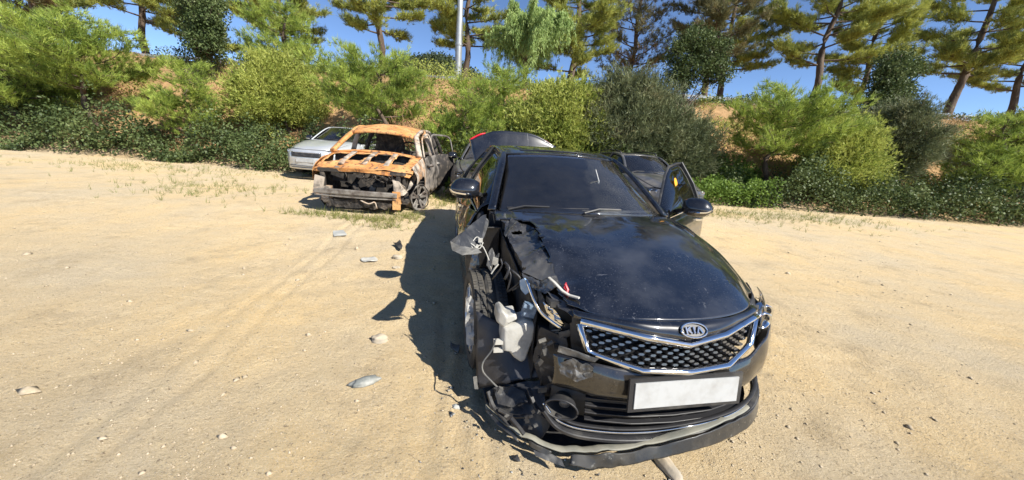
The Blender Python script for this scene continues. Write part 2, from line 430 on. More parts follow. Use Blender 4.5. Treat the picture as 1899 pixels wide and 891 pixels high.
def full(ctrl):                    # mirror half a patch (columns from the centre) into a whole one
    return [[(-p[0], p[1], p[2]) for p in row[:0:-1]] + list(row) for row in ctrl]
def wheel(parent, c, side, flat=False, steer=0):
    w = empty('wheel', c, steer); w.parent = parent
    ax = (side, 0, 0)
    ty = MB(); R = .325
    ty.lathe([(-.10, R - .09), (-.108, R - .05), (-.10, R - .012), (-.075, R), (-.035, R + .002), (-.033, R - .008), (-.027, R - .008), (-.025, R + .003), (.025, R + .003), (.027, R - .008), (.033, R - .008), (.035, R + .002), (.075, R), (.10, R - .012), (.108, R - .05), (.10, R - .09)], ax, n=64)
    tyre = ty.build('tyre', M_RUBBER, w, True)
    tr = MB()
    for k in range(84):            # tread blocks
        a = 2 * math.pi * k / 84
        for dx in (-.088, -.055, 0, .055, .088):
            rr = R + .002 - (.007 if abs(dx) > .08 else 0)
            a2 = a + (.03 if dx > 0 else 0)
            q = Matrix.Rotation(a2, 3, 'X')
            tr.box(q @ Vector((dx, 0, rr)), (.024, .019, .009), q)
    tr.build('tread', M_RUBBER, w, False, kind='stuff')
    rm = MB(); rm.lathe([(.07, .235), (.095, .235), (.10, .222), (.06, .205), (-.08, .2)], ax, n=40)
    for k in range(10):
        a = 2 * math.pi * k / 10 + (.09 if k % 2 else -.09)
        d = Vector((0, math.cos(a), math.sin(a)))
        rm.bar([Vector((side * .06, 0, 0)) + d * .03, Vector((side * .085, 0, 0)) + d * .12, Vector((side * .08, 0, 0)) + d * .222], .026, .03, up=(1, 0, 0))
    rm.lathe([(.03, .0), (.09, .0), (.095, .03), (.07, .055), (.03, .06)], ax, n=20)
    rm.build('rim', M_ALLOY, w, False)
    di = MB(); di.lathe([(-.02, .0), (-.02, .15), (.01, .15), (.01, .0)], ax, n=30); di.build('brake_disc', M_GREYMETAL, w)
    return w
def mirror_part(parent, side, loc, flat=False):
    """door mirror housing with its glass, indicator strip and stalk, about loc"""
    if flat: r, off = parent, Vector(loc)
    else: r = empty('door_mirror', loc); r.parent = parent; off = Vector()
    ctrl = []
    for u, (h, d) in enumerate(((.05, .03), (.072, .075), (.078, .085), (.068, .075), (.02, .03))):
        x = (-.115, -.07, 0, .07, .125)[u] * side
        ring = [(x, .05, 0), (x, .045, h), (x, -d * .3, h * 1.02), (x, -d, 0), (x, -d * .4, -h * .9), (x, .045, -h * .9), (x, .05, 0)]
        ctrl.append(ring)
    ob = [panel('mirror_housing', ctrl, M_BLACK, r, 14, 30, .003)]
    m = MB(); m.box((0, .048, 0), (.20, .004, .115)); ob.append(m.build('mirror_glass', M_CHROME, r))
    m = MB(); m.bar(curve([(-.10 * side, -.03, -.035), (0, -.088, -.03), (.09 * side, -.07, -.02), (.125 * side, -.02, 0)], 12), .008, .014); ob.append(m.build('mirror_indicator', M_CHROME, r))
    m = MB(); m.bar([(-.09 * side, .0, -.03), (-.15 * side, .03, -.05), (-.19 * side, .05, -.07)], .05, .035); ob.append(m.build('mirror_arm', M_PLASTIC, r))
    for q in ob: q.location = off
    return r
def door(parent, side, s0, s1, paint_, dent=0, open_=0, mirror=False, seed=0, tag=False):
    """door shell, window frame, glass, handle; hinged at its front edge"""
    hg = Vector((.90 * side, s0, 0))
    d = empty('door', hg, -open_ * side); d.parent = parent
    def loc(p):
        p = Vector((abs(p.x) * side, p.y, p.z))
        if dent:
            k = dent * smooth(s0 - .2, s0 + .2, p.y) * 1.0
            a = nz(p, 3.2, seed) + .45 * nz(p, 8, seed + 3)
            p.x += a.x * .05 * dent; p.z += a.z * .012 * dent
        return p - hg
    C = side_ctrl(s0 + .004, s1 - .004, 5)
    panel('door_panel', C, paint_, d, 26, 26, .008, fn=loc)
    CI = [[Vector((p.x - .06, p.y, p.z)) for p in row] for row in C]
    panel('door_trim', CI, M_SEAT, d, 10, 10, .02, fn=lambda p: Vector((p.x * side, p.y, p.z)) - hg)
    e0, e1 = max(s0 + .02, 1.50), min(s1, 3.9)
    top = []; bot = []
    for i in range(13):
        s = e0 + (e1 - e0) * i / 12
        tp = rail_at(s); b = side_row(s)[0]
        k = smooth(1.50, 1.75, s) if s0 < 2 else 1
        tp = tp + Vector((.022, 0, -.028))
        if tp.z < b.z + .01: tp = b + Vector((0, 0, .01))
        top.append(tp); bot.append(b + Vector((-.012, 0, 0)))
    mid = [(a + b) / 2 + Vector((.025, 0, .0)) for a, b in zip(top, bot)]
    panel('side_window', [bot, mid, top], M_GLASS_DARK, d, 8, 24, .004, fn=lambda p: Vector((p.x * side, p.y, p.z)) - hg)
    fr = MB()
    ln = [Vector((p.x * side, p.y, p.z)) - hg for p in top]
    fr.bar(ln, .022, .022)
    bl = [Vector((p.x * side, p.y, p.z)) - hg for p in bot]
    fr.bar([bl[-1], (Vector((mid[-1].x * side, mid[-1].y, mid[-1].z)) - hg), ln[-1]], .05, .03, up=(0, 1, 0))
    fr.build('window_frame', M_PLASTIC, d)
    ch = MB(); ch.bar([p + Vector((.008 * side, 0, .004)) for p in bl], .014, .016); ch.build('belt_trim', M_CHROME, d)
    h = MB(); hb = side_row(s1 - .2)[1]; hb = Vector((hb.x * side, hb.y, hb.z - .05)) - hg
    h.bar(curve([hb + Vector((0, -.1, 0)), hb + Vector((.04 * side, -.07, 0)), hb + Vector((.045 * side, .05, 0)), hb + Vector((0, .09, 0))], 8), .018, .028); h.build('door_handle', M_CHROME, d)
    if mirror: mirror_part(d, side, Vector((1.0 * side, s0 + .24, 1.045)) - hg, True)
    if tag:
        p = bot[6] * .3 + top[6] * .7 + Vector((.03, 0, 0)); p = Vector((p.x * side, p.y, p.z)) - hg
        mm = MB(); mm.lathe([(0, 0), (0, .05), (.003, .05), (.003, 0)], (side, 0, .35), p, 18); mm.build('window_sticker', M_ORANGE_TAG, d)
    return d
def headlight(parent, side):
    T = [.50, .58, .66, .74, .80]
    rows = []
    for z, off in ((.738, .05), (.70, .02), (.65, .015), (.61, .02)):
        rows.append([(t * side, sf(t) + off + .03, z + (t - .5) * .02) for t in T])
    h = empty('headlight', (0, 0, 0)); h.parent = parent
    panel('lens', rows, M_GLASS_CLEAR, h, 12, 16, .004)
    panel('lamp_housing', [[(p[0] * .985, p[1] + .07, p[2]) for p in r] for r in rows], M_PLASTIC, h, 8, 8, .01)
    for t in (.57, .67):
        m = MB(); m.lathe([(0, .0), (-.01, .02), (-.035, .036), (-.05, .04), (-.05, .046), (0, .046)], (0, 1, 0), (t * side, sf(t) + .095, .675), 20); m.build('projector', M_CHROME, h, True)
def letters(parent):
    """the oval badge: dark plate, bright ring, K I A strokes"""
    e = empty('emblem', EMB); e.parent = parent; e.rotation_euler = (math.radians(-42), 0, 0)
    pl = MB(); n = 28; a, b = .066, .033
    pl.lathe([(0, 0), (0, 1), (.004, 1)], (0, -1, 0), n=n)
    pl.v = [(x * a, y, z * b) for x, y, z in pl.v]; pl.build('badge_plate', M_PLASTIC, e)
    rg = MB(); rg.tube([(a * math.cos(q * 2 * math.pi / n), -.005, b * math.sin(q * 2 * math.pi / n)) for q in range(n)], .0045, 6, closed=True); rg.build('badge_ring', M_CHROME, e, True)
    st = {'K': [((-.040, -.015), (-.040, .015)), ((-.038, -.001), (-.018, .015)), ((-.034, .002), (-.016, -.015))], 'I': [((-.002, -.015), (-.002, .015))], 'A': [((.012, -.015), (.026, .015)), ((.026, .015), (.040, -.015))]}
    for ch in 'KIA':
        m = MB()
        for p, q in st[ch]: m.bar([(p[0], -.007, p[1]), (q[0], -.007, q[1])], .008, .006, up=(0, 1, 0))
        m.build('badge_letter', M_CHROME, e)
M_DASH = mat('dashboard_plastic', (.03, .03, .032), .7, var=((.06, .058, .055), 5, .4, .7))
EMB = (0.020, .040, .726)
def cabin(root, paint_, gl=M_GLASS):
    """windscreen, roof, pillars, rear window, cowl and what is inside"""
    ws = full([[(0, 1.20, 1.020), (.27, 1.225, 1.016), (.52, 1.30, 1.003), (.69, 1.415, .985)],
               [(0, 1.46, 1.165), (.25, 1.48, 1.16), (.47, 1.55, 1.146), (.622, 1.665, 1.13)],
               [(0, 1.72, 1.30), (.24, 1.74, 1.294), (.44, 1.80, 1.28), (.572, 1.90, 1.268)],
               [(0, 1.99, 1.415), (.23, 2.0, 1.41), (.41, 2.04, 1.398), (.525, 2.10, 1.386)]])
    panel('windscreen', ws, gl, root, 30, 40, .005)
    rf = full([[(0, 1.985, 1.418), (.23, 1.996, 1.412), (.42, 2.04, 1.40), (.545, 2.10, 1.386)],
               [(0, 2.35, 1.463), (.25, 2.36, 1.458), (.44, 2.37, 1.45), (.562, 2.40, 1.432)],
               [(0, 2.8, 1.477), (.25, 2.8, 1.472), (.44, 2.8, 1.463), (.565, 2.8, 1.444)],
               [(0, 3.25, 1.457), (.25, 3.25, 1.452), (.43, 3.25, 1.443), (.555, 3.25, 1.42)],
               [(0, 3.62, 1.40), (.25, 3.62, 1.395), (.42, 3.60, 1.38), (.545, 3.58, 1.352)]])
    roof = panel('roof', rf, paint_, root, 40, 40, .01)
    sr = full([[(0, 2.12, 1.446), (.2, 2.125, 1.443), (.39, 2.15, 1.43)], [(0, 2.4, 1.4725), (.2, 2.4, 1.469), (.40, 2.4, 1.459)], [(0, 2.75, 1.481), (.2, 2.75, 1.478), (.40, 2.75, 1.469)]])
    panel('sunroof_glass', sr, M_BLACK, roof, 16, 20, .006)
    rw = full([[(0, 3.63, 1.395), (.25, 3.63, 1.39), (.5, 3.62, 1.35)], [(0, 3.95, 1.27), (.28, 3.95, 1.262), (.56, 3.95, 1.225)], [(0, 4.30, 1.105), (.3, 4.30, 1.1), (.60, 4.28, 1.085)]])
    panel('rear_window', rw, M_GLASS_DARK, root, 14, 24, .005)
    for sd_ in (-1, 1):
        pil = MB()
        pil.bar([Vector((q[0] * sd_, q[1], q[2])) for q in curve(RAIL[:4], 18)], .062, .034, up=(sd_ * .5, -.5, 1)); pil.build('windscreen_pillar', paint_, root, True)
        rl = MB(); rl.bar([Vector((q.x * sd_, q.y, q.z - .012)) for q in curve(RAIL[3:], 30)], .05, .04); rl.build('roof_rail', paint_, root, True)
        # rear pillar sheet
        cp_ = [[(.548 * sd_, 3.50, 1.372), (.56 * sd_, 3.72, 1.325), (.64 * sd_, 4.32, 1.10)],
               [(.68 * sd_, 3.62, 1.24), (.70 * sd_, 3.85, 1.19), (.71 * sd_, 4.36, 1.075)],
               [(.825 * sd_, 3.76, 1.03), (.80 * sd_, 4.0, 1.04), (.745 * sd_, 4.42, 1.048)]]
        panel('rear_pillar', cp_, paint_, root, 12, 12, .01)
        m = MB(); m.bar([Vector((.845 * sd_, 2.56, .98)), Vector((.70 * sd_, 2.56, 1.25)), Vector((.575 * sd_, 2.56, 1.43))], .075, .03, up=(0, 1, 0)); m.build('middle_pillar', M_PLASTIC, root)
    cw = full([[(0, 1.168, 1.00), (.29, 1.195, 1.004), (.57, 1.275, .995), (.72, 1.395, .975)], [(0, 1.215, 1.014), (.28, 1.24, 1.01), (.53, 1.315, .996), (.70, 1.43, .978)]])
    panel('cowl_panel', cw, M_PLASTIC, root, 4, 40, .01)
    for x0, x1 in ((-.62, -.02), (-.08, .58)):
        m = MB(); y = lambda t: 1.205 + .40 * abs(t / .7) ** 2.0 * .5
        pts = [Vector((x0 + (x1 - x0) * i / 10, y(x0 + (x1 - x0) * i / 10) + .03 + .02 * i / 10, 1.035 - .03 * abs((x0 + (x1 - x0) * i / 10) / .7) ** 2 + .012 * i / 10)) for i in range(11)]
        m.bar(pts, .016, .014); m.tube([pts[5] + Vector((0, 0, .012)), pts[2] + Vector((0, -.01, .018)), pts[0] + Vector((0, -.05, -.005))], .008, 6); m.build('wiper', M_PLASTIC, root)
    dash = full([[(0, 1.28, .99), (.4, 1.34, .985), (.68, 1.46, .965)], [(0, 1.62, .97), (.4, 1.62, .97), (.70, 1.62, .95)], [(0, 1.80, .90), (.4, 1.80, .90), (.72, 1.80, .88)], [(0, 1.84, .62), (.4, 1.84, .62), (.72, 1.84, .60)]])
    panel('dashboard', dash, M_DASH, root, 10, 20, .02)
    sw = empty('steering_wheel', (.37, 1.90, 1.0)); sw.parent = root; sw.rotation_euler = (math.radians(-62), 0, 0)
    m = MB(); m.tube([(.185 * math.cos(a * math.pi / 18), .185 * math.sin(a * math.pi / 18), 0) for a in range(36)], .016, 8, closed=True); m.build('wheel_rim', M_SEAT, sw, True)
    m = MB(); m.bar([(-.18, 0, 0), (0, -.01, -.02), (.18, 0, 0)], .03, .02); m.bar([(0, 0, -.02), (0, -.18, 0)], .03, .02); m.lathe([(-.02, 0), (-.02, .07), (.02, .06), (.03, 0)], (0, 0, 1), n=18); m.build('wheel_hub', M_PLASTIC, sw)
    for x in (-.38, .38):
        st = empty('seat', (x, 2.45, .3)); st.parent = root
        panel('seat_back', [[(-.25, .1, .2), (0, .06, .2), (.25, .1, .2)], [(-.26, .16, .5), (0, .12, .5), (.26, .16, .5)], [(-.2, .28, .86), (0, .24, .88), (.2, .28, .86)]], M_SEAT, st, 8, 8, .12)
        panel('headrest', [[(-.13, .30, .90), (0, .27, .90), (.13, .30, .90)], [(-.13, .33, 1.06), (0, .30, 1.08), (.13, .33, 1.06)]], M_SEAT, st, 6, 6, .09)
        panel('seat_cushion', [[(-.25, -.45, .2), (0, -.46, .22), (.25, -.45, .2)], [(-.26, -.1, .2), (0, -.1, .18), (.26, -.1, .2)], [(-.25, .12, .17), (0, .12, .16), (.25, .12, .17)]], M_SEAT, st, 6, 6, .14)
    m = MB(); m.box((0, 2.6, .27), (1.62, 3.3, .06)); m.box((0, 3.55, .75), (1.35, .12, .8)); m.build('floor_pan', M_INNER, root)
def rear(root, paint_, lid_open):
    for sd_ in (-1, 1):
        panel('rear_wing', side_ctrl(3.5, 4.74, 5), paint_, root, 34, 24, .008, fn=arch(3.77, .33, .365), mirror=sd_ < 0)
    panel('rear_bumper', full([[(0, 4.80, .80), (.5, 4.77, .80), (.8, 4.70, .80)], [(0, 4.86, .6), (.5, 4.82, .6), (.835, 4.71, .6)], [(0, 4.83, .4), (.5, 4.79, .4), (.82, 4.70, .4)], [(0, 4.75, .24), (.5, 4.7, .24), (.78, 4.6, .25)]]), paint_, root, 16, 30, .01)
    if lid_open:
        lid = empty('boot_lid', (0, 4.30, 1.10)); lid.parent = root; a = math.radians(62)
    else:
        lid = empty('boot_lid', (0, 4.30, 1.10)); lid.parent = root; a = math.radians(4)
    lid.rotation_euler = (a, 0, 0)
    if lid_open: lid.scale = (1, 1.22, 1)
    panel('lid_skin', full([[(0, 0, 0), (.3, 0, -.003), (.60, .02, -.02)], [(0, .25, .03), (.33, .25, .025), (.67, .25, -.01)], [(0, .46, .055), (.34, .445, .05), (.69, .34, .01)], [(0, .52, .03), (.34, .50, .025), (.70, .375, -.02)], [(0, .53, -.28), (.34, .51, -.28), (.68, .40, -.28)]]), paint_, lid, 26, 30, .012)
    panel('lid_lining', full([[(0, .03, -.03), (.3, .03, -.033), (.56, .04, -.05)], [(0, .45, .01), (.3, .45, .005), (.62, .4, -.03)], [(0, .49, -.26), (.3, .48, -.26), (.62, .44, -.26)]]), M_PLASTIC, lid, 12, 16, .01)
    for sd_ in (-1, 1):
        panel('tail_light', [[(.46 * sd_, .488, .0 if sd_ < 0 else -.05), (.56 * sd_, .455, .01 if sd_ < 0 else -.05), (.70 * sd_, .385, .0 if sd_ < 0 else -.05)], [(.47 * sd_, .50, -.06), (.56 * sd_, .475, -.07), (.71 * sd_, .402, -.08)], [(.38 * sd_, .52, -.12), (.5 * sd_, .49, -.14), (.70 * sd_, .40, -.15)]], M_RED, lid, 8, 12, .02)
        panel('rear_lamp', [[(.70 * sd_, 4.74, 1.0), (.73 * sd_, 4.71, 1.0), (.755 * sd_, 4.66, .99)], [(.73 * sd_, 4.77, .92), (.77 * sd_, 4.72, .92), (.80 * sd_, 4.66, .93)], [(.73 * sd_, 4.77, .85), (.80 * sd_, 4.71, .85), (.825 * sd_, 4.66, .87)]], M_RED, root, 8, 10, .02)
FENDER = [[(.592, .345, .757), (.69, .40, .735), (.745, .42, .66), (.79, .43, .58)],
          [(.667, .53, .812), (.75, .55, .765), (.83, .56, .65), (.868, .57, .50)],
          [(.718, .79, .883), (.80, .80, .84), (.89, .80, .70), (.905, .80, .50)],
          [(.742, 1.06, .944), (.835, 1.07, .885), (.917, 1.07, .71), (.92, 1.07, .45)],
          [(.75, 1.28, .972), (.86, 1.28, .915), (.922, 1.28, .70), (.915, 1.28, .24)],
          [(.80, 1.47, .97), (.88, 1.475, .89), (.918, 1.475, .70), (.87, 1.475, .23)]]
def fender(root, side, paint_):
    def fn(p):
        p = arch(.965, .33, .365)(p); p.x *= side; return p
    return panel('front_wing', FENDER, paint_, root, 44, 30, .006, fn=fn)
def front_face(root, paint_, lo=-.9, grille_lo=-.62, hi=.9):
    """bumper band, grille with its lattice, lower intake; lo cuts the torn side short"""
    def ts(a, b, n): return [a + (b - a) * i / n for i in range(n + 1)]
    # nose panel between bonnet and grille
    T = ts(max(-.5, lo), .5, 12)
    def hl(t): return TI([(0, .748), (.24, .75), (.45, .748), (.6, .75)], abs(t)), TI([(0, .082), (.24, .1), (.45, .185), (.6, .31)], abs(t))
    def gt(t): return TI([(0, .672), (.2, .70), (.47, .728), (.5, .73)], abs(t)), TI([(0, .03), (.2, .055), (.47, .165), (.5, .18)], abs(t))
    rows = []
    for k in (0, .3, .7, 1):
        rows.append([(t, hl(t)[1] * (1 - k) + gt(t)[1] * k - .012 * math.sin(k * math.pi), hl(t)[0] * (1 - k) + gt(t)[0] * k + .012 * math.sin(k * math.pi)) for t in T])
    panel('nose_panel', rows, paint_, root, 12, 48, .008)
    gb = lambda t: (TI([(0, .545), (.22, .55), (.40, .575), (.48, .61)], abs(t)), TI([(0, .0), (.22, .022), (.40, .115), (.48, .15)], abs(t)))
    Tg = ts(-.475, .475, 24)
    m = MB(); m.bar([(t, gt(t)[1] - .012, gt(t)[0] - .008) for t in Tg], .024, .034, up=(0, -.5, 1)); m.build('grille_chrome_top', M_CHROME, root, True)
    Tb = ts(-.44, .44, 24)
    m = MB(); m.bar([(-.475, gt(.475)[1] - .006, gt(.475)[0] - .02)] + [(t, gb(t)[1] - .012, gb(t)[0]) for t in Tb] + [(.475, gt(.475)[1] - .006, gt(.475)[0] - .02)], .024, .032, up=(0, -.5, 1)); m.build('grille_chrome_bottom', M_CHROME, root, True)
    # honeycomb lattice: staggered rows of flattened cells, each a little proud of the backing
    back = []
    for k in (-.15, .5, 1.15):
        back.append([(t, gt(t)[1] * (1 - k) + gb(t)[1] * k + .05, gt(t)[0] * (1 - k) + gb(t)[0] * k) for t in ts(-.49, .56, 10)])
    g = empty('grille', (0, 0, 0)); g.parent = root
    panel('grille_backing', back, M_INNER, g, 4, 20, .004)
    cell = MB(); w, h = .0235, .0085
    ring = [(-w, 0), (-w * .55, h), (w * .55, h), (w, 0), (w * .55, -h), (-w * .55, -h)]
    def rg(k, y, zo=0): return [(x * k, y, z * k + zo) for x, z in ring]
    cell.add(rg(1, .022) + rg(.88, 0) + rg(.62, -.010, .002), [tuple(range(12, 18))] + [(i, (i + 1) % 6, 6 + (i + 1) % 6, 6 + i) for i in range(6)] + [(6 + i, 6 + (i + 1) % 6, 12 + (i + 1) % 6, 12 + i) for i in range(6)])
    cm = cell.mesh('grille_cell')
    nr = 8
    for r in range(nr):
        k = (r + .5) / nr
        for c in range(-9, 10):
            t = (c + (.5 if r % 2 else 0)) * .0535
            lim = .455 - .06 * k
            if abs(t) > lim or t < lo + .02: continue
            z = gt(t)[0] * (1 - k) + gb(t)[0] * k - .008; s = gt(t)[1] * (1 - k) + gb(t)[1] * k + .012
            o = link('grille_cell', cm, M_CELL if not cm.materials else None, g, False); o.location = (t, s, z)
            o.rotation_euler = (math.radians(-18), 0, math.atan2(sf(t + .02) - sf(t - .02), .04))
    # bumper band under the grille
    TT = ts(lo, hi, 40)
    bt = lambda t: (TI([(0, .53), (.22, .535), (.40, .56), (.5, .61), (.6, .625), (.9, .66)], abs(t)) if t > 0 or lo < -.7 else TI([(0, .53), (.22, .535), (.40, .553), (.5, .548), (.6, .52)], -t))
    rows = []
    for k, off in ((0, .012), (.35, -.012), (.75, -.012), (1, .018)):
        rows.append([(t, sf(t) + off, bt(t) * (1 - k) + TI([(0, .375), (.5, .38), (.9, .42)], abs(t)) * k) for t in TT])
    panel('bumper_cover', rows, M_BUMPER, root, 14, 80, .008, fn=TORN)
    # lower intake slats
    for i, z in enumerate((.355, .32, .285, .25)):
        m = MB(); m.bar([(t, sf(t) + .045 - .006 * i, z) for t in ts(max(lo + .05, -.42), .42, 20)], .03, .008); m.build('intake_slat', M_PLASTIC, root)
    panel('intake_backing', [[(t, sf(t) + .10, .37) for t in ts(-.55, .55, 8)], [(t, sf(t) + .10, .2) for t in ts(-.55, .55, 8)]], M_INNER, root, 2, 12, .004)
TORN = None
M_BUMPER = paint('scuffed_bumper_paint', (.006, .006, .007), amount=.22, dust=(.20, .17, .13), scratch=.6)
M_CELL = mat('grille_cell_gloss', (.15, .15, .155), .22, .9, .5)
def core(root):
    m = MB(); m.box((0.02, .36, .48), (1.12, .05, .46)); m.box((0, .34, .735), (1.15, .08, .03)); m.build('radiator', M_INNER, root)
    m = MB(); m.box((.12, .85, .62), (.75, .55, .42)); m.box((.0, .8, .84), (.5, .3, .05)); m.box((-.36, .7, .7), (.22, .3, .25)); m.build('engine', M_INNER, root)
    m = MB()
    for sd_ in (-1, 1):
        m.box((.56 * sd_, .9, .5), (.06, 1.1, .12)); m.box((.60 * sd_, 1.0, .68), (.03, .7, .30)); m.lathe([(-.02, .0), (-.02, .1), (.02, .12), (.02, 0)], (0, 0, 1), (.55 * sd_, 1.0, .80), 18)
    m.box((0, 1.42, .7), (1.5, .04, .55)); m.box((0, .95, .22), (1.1, 1.3, .03)); m.build('engine_bay', M_INNER, root)
# ------------------------------------------------------------------ the wrecked black sedan
K = Frame(.835, 1.38, 0, .205)
car = empty('black_sedan', (K.x, K.y, 0), K.th, label='glossy black sedan with its front right corner torn off and boot lid raised', cat='car')
def kp(L):                          # outline points given as (picture x, picture y, depth s behind the nose)
    return [K.pc(a, b, s=c) for a, b, c in L]
rnd = random.Random(7)
def fold_line(s): return TI([(.2, -.50), (.40, -.54), (.55, -.515), (.79, -.52), (1.02, -.52), (1.12, -.62), (1.2, -.80)], s)
def hood_fn(p):
    k = smooth(-.30, -.52, p.x) * smooth(1.15, .85, p.y)
    q = nz(p, 5, 3) * .022 * k + nz(p, 13, 9) * .010 * k
    p = p + q
    p.z += .02 * k * math.sin(p.y * 9) - .012 * smooth(-.1, -.5, p.x) * smooth(.7, .2, p.y)
    p.z += .0035 * mnoise.noise(p * 2.2)
    return p
hood = panel('bonnet', full(HOOD), M_BONNET, car, 60, 90, .004, fn=hood_fn, keep=lambda c: c.x > fold_line(c.y) + .015 * mnoise.noise(c * 20))
panel('bonnet_frame', full([[(0, .16, .735), (.3, .18, .735), (.52, .32, .735)], [(0, .6, .885), (.3, .62, .885), (.62, .75, .85)], [(0, 1.1, .985), (.3, 1.13, .985), (.66, 1.3, .955)]]), M_INNER, hood, 10, 16, .006, keep=lambda c: c.x > -.5)
# crumpled bonnet edge, paint scraped to grey
shard('crumpled_bonnet_edge', kp([(940, 408, 1.12), (960, 412, 1.08), (987, 418, 1.03), (1002, 446, .80), (1024, 481, .57), (1031, 513, .43), (1004, 521, .47), (968, 505, .58), (962, 476, .72), (946, 452, .88), (938, 428, 1.02)]), M_BLACK_DUSTY, car, .004, .015, 4, 8, 2,
      holes=[(K.pc(956, 436, s=.97), .03), (K.pc(963, 433, s=.98), .022), (K.pc(970, 497, s=.60), .018)])
shard('torn_bonnet_lip', kp([(950, 404, 1.12), (957, 412, 1.06), (945, 424, 1.0), (938, 440, .95), (935, 432, 1.0), (943, 416, 1.08)]), M_GREYMETAL, car, .004, .008, 2, 14, 4)
shard('bonnet_crease', kp([(968, 505, .56), (1005, 520, .46), (1031, 512, .42), (1044, 530, .36), (1010, 545, .40), (985, 532, .48)]), M_BLACK_DUSTY, car, .004, .016, 3, 12, 12)
shard('bonnet_corner_plate', kp([(906, 392, 1.40), (938, 398, 1.28), (960, 410, 1.08), (945, 420, 1.05), (925, 408, 1.2)]), M_BLACK_DUSTY, car, .004, .010, 2, 9, 8)
def torn(p):
    if p.x < -.3:
        k = smooth(-.3, -.6, p.x); p = p + nz(p, 8, 21) * .022 * k; p.y += .03 * k
    return p
TORN = torn
front_face(car, M_BLACK, lo=-.575)
TORN = None
letters(car)
# number plate with surround
pl = empty('number_plate', (.0, -.028, .455)); pl.parent = car; pl.rotation_euler = (math.radians(-8), 0, 0)
m = MB(); m.box((0, .006, 0), (.575, .012, .155)); m.build('plate_holder', M_PLASTIC, pl)
m = MB(); m.box((0, -.003, 0), (.525, .006, .118)); m.build('plate_sheet', M_PLATE, pl)
core(car); cabin(car, M_BLACK)
rear(car, M_BLACK, True)
fender(car, 1, M_BLACK); headlight(car, 1)
wheel(car, (-.81, .965, .325), -1, steer=.06); wheel(car, (.80, .965, .325), 1)
wheel(car, (-.80, 3.77, .325), -1); wheel(car, (.80, 3.77, .325), 1)
door(car, -1, 1.48, 2.56, M_BLACK, dent=1.0, mirror=False, seed=4); door(car, -1, 2.56, 3.5, M_BLACK, dent=.35, seed=11)
mirror_part(car, -1, K.pc(863, 351, s=1.72))
door(car, 1, 1.48, 2.56, M_BLACK, open_=math.radians(50), mirror=True, tag=True); door(car, 1, 2.56, 3.5, M_BLACK)
for sd_ in (-1, 1):
    m = MB(); m.bar([(.84 * sd_, 1.3, .22), (.86 * sd_, 2.4, .205), (.85 * sd_, 3.42, .22)], .08, .09); m.build('side_sill', M_PLASTIC, car)
# scratched bare end of the bonnet's leading edge and the bright strip standing off it
m = MB(); m.bar(kp([(1018, 515, .40), (1030, 526, .36), (1043, 540, .31), (1056, 548, .28), (1074, 553, .24)]), .016, .008); m.build('loose_trim_strip', M_WHITEPL, car)
m = MB(); m.bar(kp([(1048, 527, .33), (1053, 538, .31), (1050, 546, .30)]), .012, .012); m.tube(kp([(1050, 524, .33), (1046, 534, .32), (1054, 543, .3)]), .003, 5); m.build('red_wire_clip', M_RED_BIT, car)
M_WINGGREY = mat('scraped_wing_paint', (.03, .032, .037), .4, .2, var=((.085, .085, .085), 9, .45, .65), var2=((.26, .25, .23), 26, .64, .74))
# torn front wing standing out to the side
shard('torn_wing_flap', kp([(833, 446, .86), (860, 428, 1.0), (893, 402, 1.25), (902, 398, 1.33), (897, 430, 1.10), (892, 452, 1.0), (880, 462, .95), (852, 458, .90), (838, 456, .87)]), M_WINGGREY, car, .003, .010, 3, 6, 31)
shard('torn_wing_underside', kp([(834, 449, .86), (856, 456, .90), (884, 460, .94), (893, 470, .92), (858, 474, .88), (840, 466, .86)]), M_PLASTIC2, car, .003, .010, 2, 10, 33)
shard('wing_edge', kp([(901, 404, 1.3), (906, 412, 1.26), (898, 440, 1.08), (892, 452, 1.0), (888, 446, 1.03), (894, 424, 1.15)]), M_GREYMETAL, car, .004, .006, 2, 12, 35)
shard('wing_remnant', kp([(876, 470, 1.22), (887, 470, 1.18), (890, 530, 1.1), (884, 560, 1.05), (872, 556, 1.1), (871, 505, 1.18)]), M_BLACK_DUSTY, car, .004, .014, 3, 9, 37)
for i, L in enumerate(([(874, 452, .98), (884, 440, 1.0), (892, 447, .98), (890, 458, .97)], [(872, 455, .96), (880, 462, .95), (893, 455, .96), (905, 478, .9), (911, 500, .86)], [(860, 462, .98), (872, 452, .97), (888, 462, .95), (896, 450, .96)])):
    m = MB(); m.tube(curve(kp(L), 14), .004, 5); m.build('dangling_wire', M_WHITEPL, car, True)
m = MB(); m.box(K.pc(891, 446, s=.97), (.028, .01, .028)); m.box(K.pc(884, 458, s=.96), (.02, .012, .03), Matrix.Rotation(.5, 3, 'Y')); m.build('wire_connector', M_WHITEPL, car)
# pale brackets and torn sheet seen in the opened wheel well
shard('inner_wing', [(-.66, 1.38, .96), (-.66, 1.0, .90), (-.63, .62, .80), (-.60, .42, .72), (-.60, .40, .25), (-.63, .7, .45), (-.64, 1.0, .66), (-.66, 1.38, .62)], M_INNER, car, .006, .02, 4, 6, 40)
shard('wheel_house', [(-.64, .5, .70), (-.64, 1.42, .80), (-.66, 1.44, .25), (-.90, 1.44, .28), (-.92, 1.42, .85), (-.90, 1.2, .88), (-.70, 1.2, .90)], M_INNER, car, .006, .012, 3, 6, 41)
shard('bent_bracket', kp([(905, 468, .95), (914, 460, .95), (918, 476, .93), (925, 470, .92), (924, 490, .9), (914, 486, .91), (910, 504, .9), (903, 492, .92)]), M_PLASTIC2, car, .005, .008, 2, 20, 44)
shard('pale_bracket', kp([(914, 478, .86), (924, 480, .85), (923, 494, .85), (913, 490, .86)]), M_WHITEPL, car, .006, .004, 2, 20, 45)
